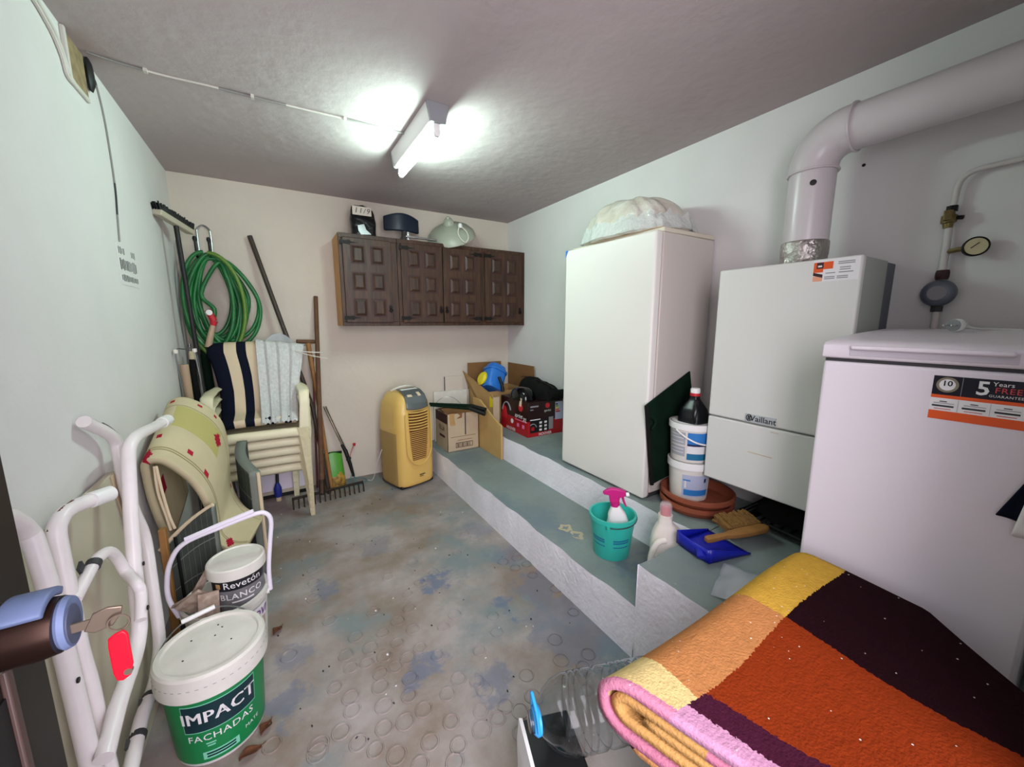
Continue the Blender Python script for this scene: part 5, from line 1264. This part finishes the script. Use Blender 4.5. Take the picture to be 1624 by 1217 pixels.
obj('trigger', MB().tube([tuple(tilt @ Vector(p)) for p in ((.036, 0, .282), (.040, 0, .262), (.050, 0, .235))], [.006, .0055, .004], 8), 'magenta', t)
obj('nozzle', MB().tube([tuple(tilt @ Vector(p)) for p in ((.052, 0, .295), (.066, 0, .297))], .010, 10), 'white_plastic', t)
obj('neck_ring', MB().lathe([(.0001, 0), (.021, 0), (.021, .02), (.0001, .02)], 20, tuple(tilt @ Vector((0, 0, .238)))), 'magenta', t)
obj('label', MB().grid(lambda u, v: tuple(Vector(spb(.55 + .40 * u, .30 + .32 * v * (1 - .5 * u))) * 1.0 + Vector((0, -.0025, 0))), 12, 10), 'magenta', t, smooth=80)
obj('label_ring', MB().grid(lambda u, v: tuple(Vector(spb(.60 + .18 * u, .36 + .15 * v)) + Vector((0, -.0045, 0))), 8, 6), 'print_white', t, smooth=80)
t = thing('detergent_bottle', 'cream detergent bottle with red capped spout beside the raised landing', 'bottle', (1.425, .99, Z1), math.radians(-48))
def det(u, v):
    ex, ey = sup(2 * PI * u, .62); w_, d_, off = interp([(0, .078, .042, 0), (.03, .082, .045, 0), (.55, .080, .044, 0), (.68, .072, .042, -.003), (.80, .050, .036, -.014), (.88, .032, .030, -.022), (1, .026, .026, -.024)], v)
    return (w_ * ex + off, d_ * ey, .262 * v)
b = MB(); b.grid(det, 40, 34); b.face([i * 35 for i in range(40)]); obj('bottle_body', b, 'bottle_cream', t, smooth=80)
obj('handle', MB().tube(smooth_path([(-.02, -.048, .175), (-.055, -.055, .16), (-.075, -.05, .10), (-.078, -.045, .03)], 6), .014, 10), 'bottle_cream', t, smooth=80)
obj('neck', MB().lathe([(.0001, 0), (.030, 0), (.030, .014), (.0001, .014)], 24, (-.024, 0, .258)), 'bottle_cream', t)
obj('red_cap', MB().lathe([(.0001, 0), (.021, 0), (.021, .030), (.017, .034), (.0001, .034)], 20, (-.024, 0, .270)), 'red', t)
obj('clear_overcap', MB().lathe([(.027, .0), (.026, .045), (.020, .056), (.0001, .057)], 24, (-.024, 0, .270)), mat('clear_cap', '#e8cfd4', .1, alpha=.35), t, smooth=60)
t = thing('dustpan', 'cobalt blue plastic dustpan lying on the raised landing', 'dustpan', (1.462, .825, Z2), math.radians(-98))
def dp(u, v):
    x = (-.098 + .196 * u) * (.80 + .20 * v); return (x, -.105 + .21 * v, .004 + .012 * (1 - v))
obj('pan_floor', MB().grid(dp, 8, 8), 'cobalt', t, solid=.003)
b = MB()
for s in (0, 1):
    b.grid(lambda u, v: (dp(s, u)[0], dp(s, u)[1], .004 + (.052 * (1 - u) + .006) * v), 8, 2)
b.grid(lambda u, v: (dp(u, 0)[0], -.105 - .006 * math.sin(PI * u), .006 + .052 * v), 8, 2)
obj('pan_walls', b, 'cobalt', t, solid=.004)
obj('pan_handle', MB().tube([(.03, -.10, .040), (.055, -.125, .040), (.07, -.135, .034)], [.016, .014, .016], 10, flat=.6), 'cobalt', t)
t = thing('hand_brush', 'hand brush with brown bristles and wooden handle lying in the dustpan', 'brush', (1.60, .775, Z2 + .012), math.radians(-14))
pr_ = [(-.19, -.012), (-.17, -.016), (-.10, -.012), (-.06, -.020), (.0, -.026), (.11, -.026), (.135, -.012), (.135, .010), (.11, .022), (.0, .022), (-.06, .016), (-.10, .010), (-.17, .014), (-.19, .010)]
obj('wooden_back', MB().prism(pr_, .030, .052, 'xy'), 'brush_wood', t, bevel=.005)
b = MB()
for i in range(15):
    for j in range(5):
        x, y = -.045 + .165 * i / 14, .020; z = .032 + .018 * j / 4
        b.tube([(x, y, z), (x + random.uniform(-.006, .006), y + .045, z + .010), (x + random.uniform(-.010, .010), y + .085 + random.uniform(-.008, .006), z + .012 + .010 * j / 4)], [.006, .0065, .006], 5)
o = obj('bristles', b, 'bristle', t, smooth=60); o['kind'] = 'stuff'
t = thing('plastic_sleeve', 'clear plastic document sleeve lying on the raised landing by the blanket', 'plastic sleeve', (1.30, .655, Z2 + .001), math.radians(20))
obj('sleeve', MB().grid(lambda u, v: (-.10 + .22 * u, -.10 + .14 * v, .002 + .006 * math.sin(u * 5 + v * 3) ** 2), 16, 10), 'sheet_clear', t, solid=.0008)
obj('paper', MB().box(-.09, .09, -.095, .0, .0005, .0012), 'print_white', t)

# ------------------------------------------------------------------ chest freezer
t = thing('chest_freezer', 'white chest freezer with guarantee sticker standing on the landing', 'freezer', (1.37, .052, Z2))
GW, GD = .437, .63
obj('freezer_body', MB().box(0, GD, 0, GW, .012, .812), 'freezer_white', t, bevel=.010, seg=3)
for (x, y) in ((.05, .05), (.05, GW - .05), (GD - .05, .05), (GD - .05, GW - .05)): obj('foot', MB().lathe([(.0001, 0), (.02, 0), (.02, .014), (.0001, .014)], 14, (x, y, 0)), 'black', t)
lidp = [(-.004, .820), (-.008, .826), (-.008, .856), (.0, .864), (.06, .872), (.22, .886), (.45, .898), (GD, .899), (GD, .820)]
obj('lid', MB().prism(lidp, -.003, GW + .003, 'xz'), 'freezer_white', t, bevel=.004)
obj('lid_gasket', MB().box(.004, GD - .004, .004, GW - .004, .811, .821), 'dark_grey', t)
obj('handle_recess', MB().box(-.0095, -.0075, .085, .375, .829, .852), 'freezer_grey', t, bevel=.0008)
obj('handle_lip', MB().box(-.020, -.007, .090, .372, .846, .858), 'freezer_white', t, bevel=.004)
def ff(name, y0, y1, z0, z1, m, e=.0012): return obj(name, MB().box(-e, .001, y0, y1, z0, z1), m, t, smooth=0)
LY_ = .208; RY_ = -.0 + .012   # label left and right ends
zt_, zb_ = .793, .687
ff('label_dark', RY_, LY_, .747, zt_, mat('label_night', '#10101f', .4), .0010)
ff('label_orange', RY_, LY_, .739, .747, 'orange', .0010)
ff('label_white', RY_, LY_, .708, .739, 'print_white', .0010)
ff('label_orange', RY_, LY_, zb_, .708, 'orange', .0010)
ff('label_divider', .160, .1608, .748, zt_ - .001, 'print_grey', .0016)
fr = lambda y, z: plane_fn((-.0030, y, z), (0, -1, 0), (0, 0, 1))
obj('seal_ring', MB().lathe([(.0001, 0), (.0185, 0), (.0185, .0018), (.0001, .0018)], 32, (0, .184, .772), R=Matrix.Rotation(-PI / 2, 3, 'Y')), mat('seal_gold', '#8f8672', .4, .3), t)
obj('seal_centre', MB().lathe([(.0001, 0), (.0135, 0), (.0135, .0024), (.0001, .0024)], 32, (0, .184, .772), R=Matrix.Rotation(-PI / 2, 3, 'Y')), 'print_white', t)
text('lettering', '10', .018, fr(.184, .775), 'label_night', t, bold=.02)
text('lettering', '5', .044, fr(.128, .770), 'print_white', t, bold=.02)
text('lettering', 'Years', .0135, fr(.100, .783), 'print_white', t)
text('lettering', 'FREE', .0175, fr(.092, .769), mat('label_red', '#c8484a', .5), t, bold=.005, spacing=1.1)
text('lettering', 'GUARANTEE', .0080, fr(.094, .756), 'print_white', t, spacing=1.1)
for k in range(4):
    y = LY_ - .022 - .049 * k
    if y < .03: break
    ff('small_print', y - .006, y + .006, .730, .732, 'print_dark', .0016)
    ff('small_print', y - .018, y + .016, .726, .7275, 'print_grey', .0016)
    ff('small_print', y - .018, y + .018, .718, .722, 'print_dark', .0016)
    ff('small_print', y - .014, y + .014, .712, .7135, 'label_red', .0016)
    ff('label_divider', y - .0245, y - .0240, .709, .738, 'print_grey', .0016)
t = thing('power_plug', 'white power plug and cord lying on the freezer lid', 'plug', (1.69, .300, Z2 + .890), math.radians(-25))
obj('plug_body', MB().lathe([(.0001, 0), (.017, 0), (.019, .004), (.019, .014), (.012, .022), (.007, .040), (.0001, .040)], 22, (0, 0, .022), R=Matrix.Rotation(PI / 2, 3, 'Y')), 'white_plastic', t, smooth=45)
for s in (-1, 1): obj('prong', MB().tube([(-.022, s * .0095, .022), (.0, s * .0095, .022)], .0024, 8), 'chrome', t)
obj('plug_face', MB().lathe([(.006, 0), (.017, 0), (.017, .0015), (.006, .0015)], 20, (-.001, 0, .022), R=Matrix.Rotation(PI / 2, 3, 'Y')), 'grey', t)
obj('cord', MB().tube(smooth_path([(.045, 0, .020), (.09, .008, .012), (.15, .0, .010), (.20, -.03, .008), (.24, -.09, .006), (.17, -.12, .006), (.10, -.08, .004)], 6), .0035, 8), 'white_plastic', t)
t = thing('hanging_towel', 'navy and white cloth hanging on the freezer front at the right edge', 'towel', (1.352, .078, 0))
obj('navy_fold', MB().grid(lambda u, v: (.002 - .008 * math.sin(u * 6), -.03 + .078 * u * (1 - .85 * v), .893 + .19 * v + .008 * u), 12, 14), 'navy', t, solid=.004, smooth=80)
obj('white_fold', MB().grid(lambda u, v: (-.016 - .006 * math.sin(u * 7), -.05 + .070 * u * (1 - .38 * v), .866 + .22 * v + .006 * u), 12, 14), 'white_plastic', t, solid=.005, smooth=80)
obj('hook', MB().tube(smooth_path([(.016, -.03, 1.09), (-.014, -.03, 1.085), (-.016, -.03, 1.062), (-.006, -.03, 1.055)], 5), .004, 8), 'chrome', t)

# ------------------------------------------------------------------ blanket pile in the foreground
t = thing('folded_blanket', 'thick folded blanket in orange, brown, tan and yellow squares', 'blanket', (0, 0, 0))
XR = 1.285
def xleft(y): return .500 + max(0, .47 - y) * .40
def bl_z(x, y): return .012 * math.sin(x * 5 + 1) + .008 * math.sin(y * 9 + x * 3) - .10 * max(0, (x - 1.12)) ** 1.3
def fold(zt, zb, yf, y_end, x1, inner=0.0):
    r = (zt - zb) / 2; path = []
    for k in range(33): path.append((y_end + (yf - r - y_end) * k / 32, zt, 0))
    for k in range(1, 13): a_ = PI / 2 - PI * k / 12; path.append((yf - r + r * math.cos(a_), (zt + zb) / 2 + r * math.sin(a_), 1))
    for k in range(1, 25): path.append((yf - r + (y_end - yf + r) * k / 24, zb, 2))
    return path
def sheet(path, inset, thick, mfn, mats, name, x1=XR):
    N = len(path) - 1
    def f(u, v):
        i = u * N; k = min(int(i + 1e-6), N - 1); q = i - k
        y = path[k][0] + (path[k + 1][0] - path[k][0]) * q; z = path[k][1] + (path[k + 1][1] - path[k][1]) * q
        xl = xleft(y) + inset; xr = x1 - .95 * max(0, .19 - y); x = xl + (xr - xl) * v
        return (x, y, z + bl_z(x, y) + .010 * math.sin(y * 13 + 2) * (1 - v) ** 4)
    b = MB(); b.grid(f, N, 70, m=lambda u, v: mfn(f(u, v), u))
    return obj(name, b, mats, t, solid=thick, smooth=80)
BM = ['b_tan', 'b_yellow', 'b_cream', 'b_brown', 'b_orange', 'b_plum', 'b_pink', 'b_lilac', 'b_hot', 'b_sand', 'b_squares']
def top_m(p, u):
    return 6 if u > .555 else 10
sheet(fold(.640, .535, .478, -.03, XR), 0, .020, top_m, BM, 'outer_layer')
sheet(fold(.612, .563, .452, -.03, XR - .02), .004, .018, lambda p, u: 9 if p[1] > .30 else (6 if u < .5 else 8), BM, 'inner_layer', XR - .02)
sheet([(-.03 + .43 * k / 20, .588, 0) for k in range(21)], .006, .016, lambda p, u: 9 if p[1] > .28 else 8, BM, 'core_layer', XR - .03)
t2 = t
# second blanket folded beneath
t = thing('folded_blanket', 'plum and tan blanket end folded beneath the orange blanket', 'blanket', (0, 0, 0))
def low_m(p, u): return 5 if p[1] > .33 and u < .62 else 0
sheet(fold(.500, .455, .452, -.03, 1.10), .055, .020, low_m, BM, 'outer_layer', 1.10)
t = thing('bedding_bag', 'clear bedding bag with red piping holding pink and tan blankets', 'bag', (0, 0, 0))
bx0, bx1, by0, by1, bz1 = .655, 1.09, -.03, .428, .405
for (z0, z1, m_, ins) in ((.02, .12, 'b_pink', 0), (.125, .21, 'b_sand', .004), (.215, .225, 'label_navy', .002), (.23, .31, 'b_pink', .003), (.315, .385, 'b_tan', .004)):
    obj('blanket_inside', MB().box(bx0 + .010 + ins, bx1 - .01, by0 + .012, by1 - .012 - ins, z0, z1), m_, t, bevel=.012, seg=3)
for p0, p1 in (((bx0, by0, bz1), (bx0, by1, bz1)), ((bx0, by1, bz1), (bx1, by1, bz1)), ((bx0, by1, bz1), (bx0, by1, .012)), ((bx0, by1, .012), (bx0, by0, .012)), ((bx0, by1, .012), (bx1, by1, .012)), ((bx1, by1, bz1), (bx1, by1, .012))):
    obj('piping', MB().tube([p0, p1], .012, 8), 'bag_red', t)
obj('red_band', MB().box(bx0 - .003, bx0 + .002, by1 - .05, by1 - .005, .02, bz1 - .005), 'bag_red', t)
obj('red_band', MB().box(bx0 - .003, bx0 + .002, by0, by1 - .05, bz1 - .045, bz1 - .005), 'bag_red', t)
obj('clear_side', MB().box(bx0 + .002, bx0 + .0035, by0, by1, .012, bz1), 'sheet_clear', t)
obj('clear_side', MB().box(bx0, bx1, by1 - .0035, by1 - .002, .012, bz1), 'sheet_clear', t)

# ------------------------------------------------------------------ water bottle on a black box
t = thing('black_carton', 'black carton with torn white edge under the water bottle', 'box', (.60, .615, 0), math.radians(-18))
obj('carton_body', MB().box(-.155, -.02, -.10, .09, 0, .262), 'black', t, bevel=.004)
obj('torn_edge', MB().prism([(-.16, .10), (-.15, .10), (-.148, .265), (-.158, .268), (-.163, .20)], -.102, .092, 'xz'), 'print_white', t, smooth=0)
t = thing('water_bottle', 'large empty clear water bottle with blue handle lying on its side', 'bottle', (.632, .610, .352), rot=(0, 0, math.radians(-19)))
Rb = Matrix.Rotation(-PI / 2, 3, 'Y') @ Matrix.Rotation(math.radians(0), 3, 'Z')
prof = [(.0001, -.19), (.060, -.19), (.078, -.182), (.084, -.165)]
for k in range(5): z = -.14 + .022 * k; prof += [(.085, z), (.080, z + .006), (.085, z + .012)]
prof += [(.085, -.01), (.079, .0), (.085, .01)]
for k in range(3): z = .03 + .018 * k; prof += [(.085, z), (.081, z + .005), (.085, z + .010)]
prof += [(.084, .09), (.076, .115), (.058, .140), (.036, .156), (.023, .162), (.022, .185), (.0205, .185)]
obj('bottle_body', MB().lathe(prof, 48, R=Rb), 'pet_clear', t, smooth=60, solid=.0012)
obj('neck_ring', MB().lathe([(.022, .158), (.031, .158), (.033, .168), (.026, .176), (.022, .174)], 28, R=Rb), 'sky_blue', t, smooth=60)
hnd = [tuple(Rb @ Vector(p)) for p in ((.0, .030, .168), (.040, .026, .172), (.075, .004, .178), (.078, -.004, .178), (.045, -.024, .172), (.0, -.030, .168))]
obj('carry_handle', MB().tube(smooth_path(hnd, 5), .0045, 8, flat=1.4), 'sky_blue', t)

# ------------------------------------------------------------------ entrance door with key
d = MB()
t = struct(obj('door_1', MB().box(-.325, -.283, NY, .672, .01, 2.04), 'door_brown', bevel=.003))
obj('door_bead', MB().box(-.2835, -.277, .588, .600, .12, .96), 'door_bead', t, bevel=.002)
obj('door_bead', MB().box(-.2835, -.277, .588, .600, 1.06, 1.94), 'door_bead', t, bevel=.002)
obj('door_panel', MB().box(-.2832, -.281, .04, .588, .12, .93), 'black', t)
obj('door_panel', MB().box(-.2832, -.281, .04, .588, 1.10, 1.94), 'black', t)
t = thing('door_lock', 'brown metal door knob lock with blue grey plate and key', 'door lock', (-.283, .575, 1.005))
RY90 = Matrix.Rotation(PI / 2, 3, 'Y')
obj('knob_body', MB().lathe([(.0001, 0), (.034, 0), (.034, .012), (.030, .014), (.031, .044), (.029, .058), (.0001, .058)], 36, R=RY90), 'bronze', t, smooth=50)
obj('backplate', MB().lathe([(.0001, -.001), (.040, -.001), (.040, .006), (.036, .009), (.0001, .009)], 36, R=RY90), 'black', t, smooth=50)
obj('end_plate', MB().lathe([(.0001, .058), (.027, .058), (.029, .061), (.027, .066), (.018, .066), (.0001, .0655)], 36, R=RY90 @ Matrix.Diagonal((1.0, .85, 1))), 'blue_grey', t, smooth=40)
obj('end_disc', MB().lathe([(.0001, .066), (.0215, .066), (.0215, .0672), (.0001, .0672)], 30, (.0, -.003, -.002), R=RY90 @ Matrix.Diagonal((1.0, .8, 1))), mat('slate', '#4b5168', .5), t)
def tp(u, v):
    a_ = -.75 + 1.5 * u; r = .036
    return (.020 + .034 * v, r * math.sin(a_), r * math.cos(a_))
obj('top_plate', MB().grid(tp, 12, 3), 'blue_grey', t, solid=.009, bevel=.002)
t = thing('door_key', 'worn metal key with a bright red tag hanging in the door lock', 'key', (-.283, .575, 1.005))
obj('key_blade', MB().box(.066, .084, -.012, -.0095, -.008, .002), 'key_metal', t)
obj('key_head', MB().prism([(.076, -.010), (.084, -.015), (.099, -.012), (.107, -.001), (.109, .008), (.097, .011), (.085, .008)], -.0125, -.009, 'xz'), 'key_metal', t, bevel=.001)
obj('split_ring', MB().tube(circle((.105, -.016, -.008), .009, 18, 'xz'), .0012, 6, closed=True), 'key_metal', t)
b = MB(); 
tagp = [(.0, .0), (.008, .004), (.020, .006), (.0245, .0), (.025, -.040), (.020, -.054), (.010, -.058), (.002, -.056), (-.001, -.045), (-.0015, -.010)]
b.prism([(.096 + x * .66, -.022 + z * .95) for x, z in tagp], -.022, -.018, 'xz')
obj('red_tag', b, 'bright_red', t, bevel=.0012)
obj('tag_hole', MB().lathe([(.0001, 0), (.0038, 0), (.0038, .0052), (.0001, .0052)], 14, (.1075, -.0170, -.068), R=Matrix.Rotation(PI / 2, 3, 'X')), 'key_metal', t)
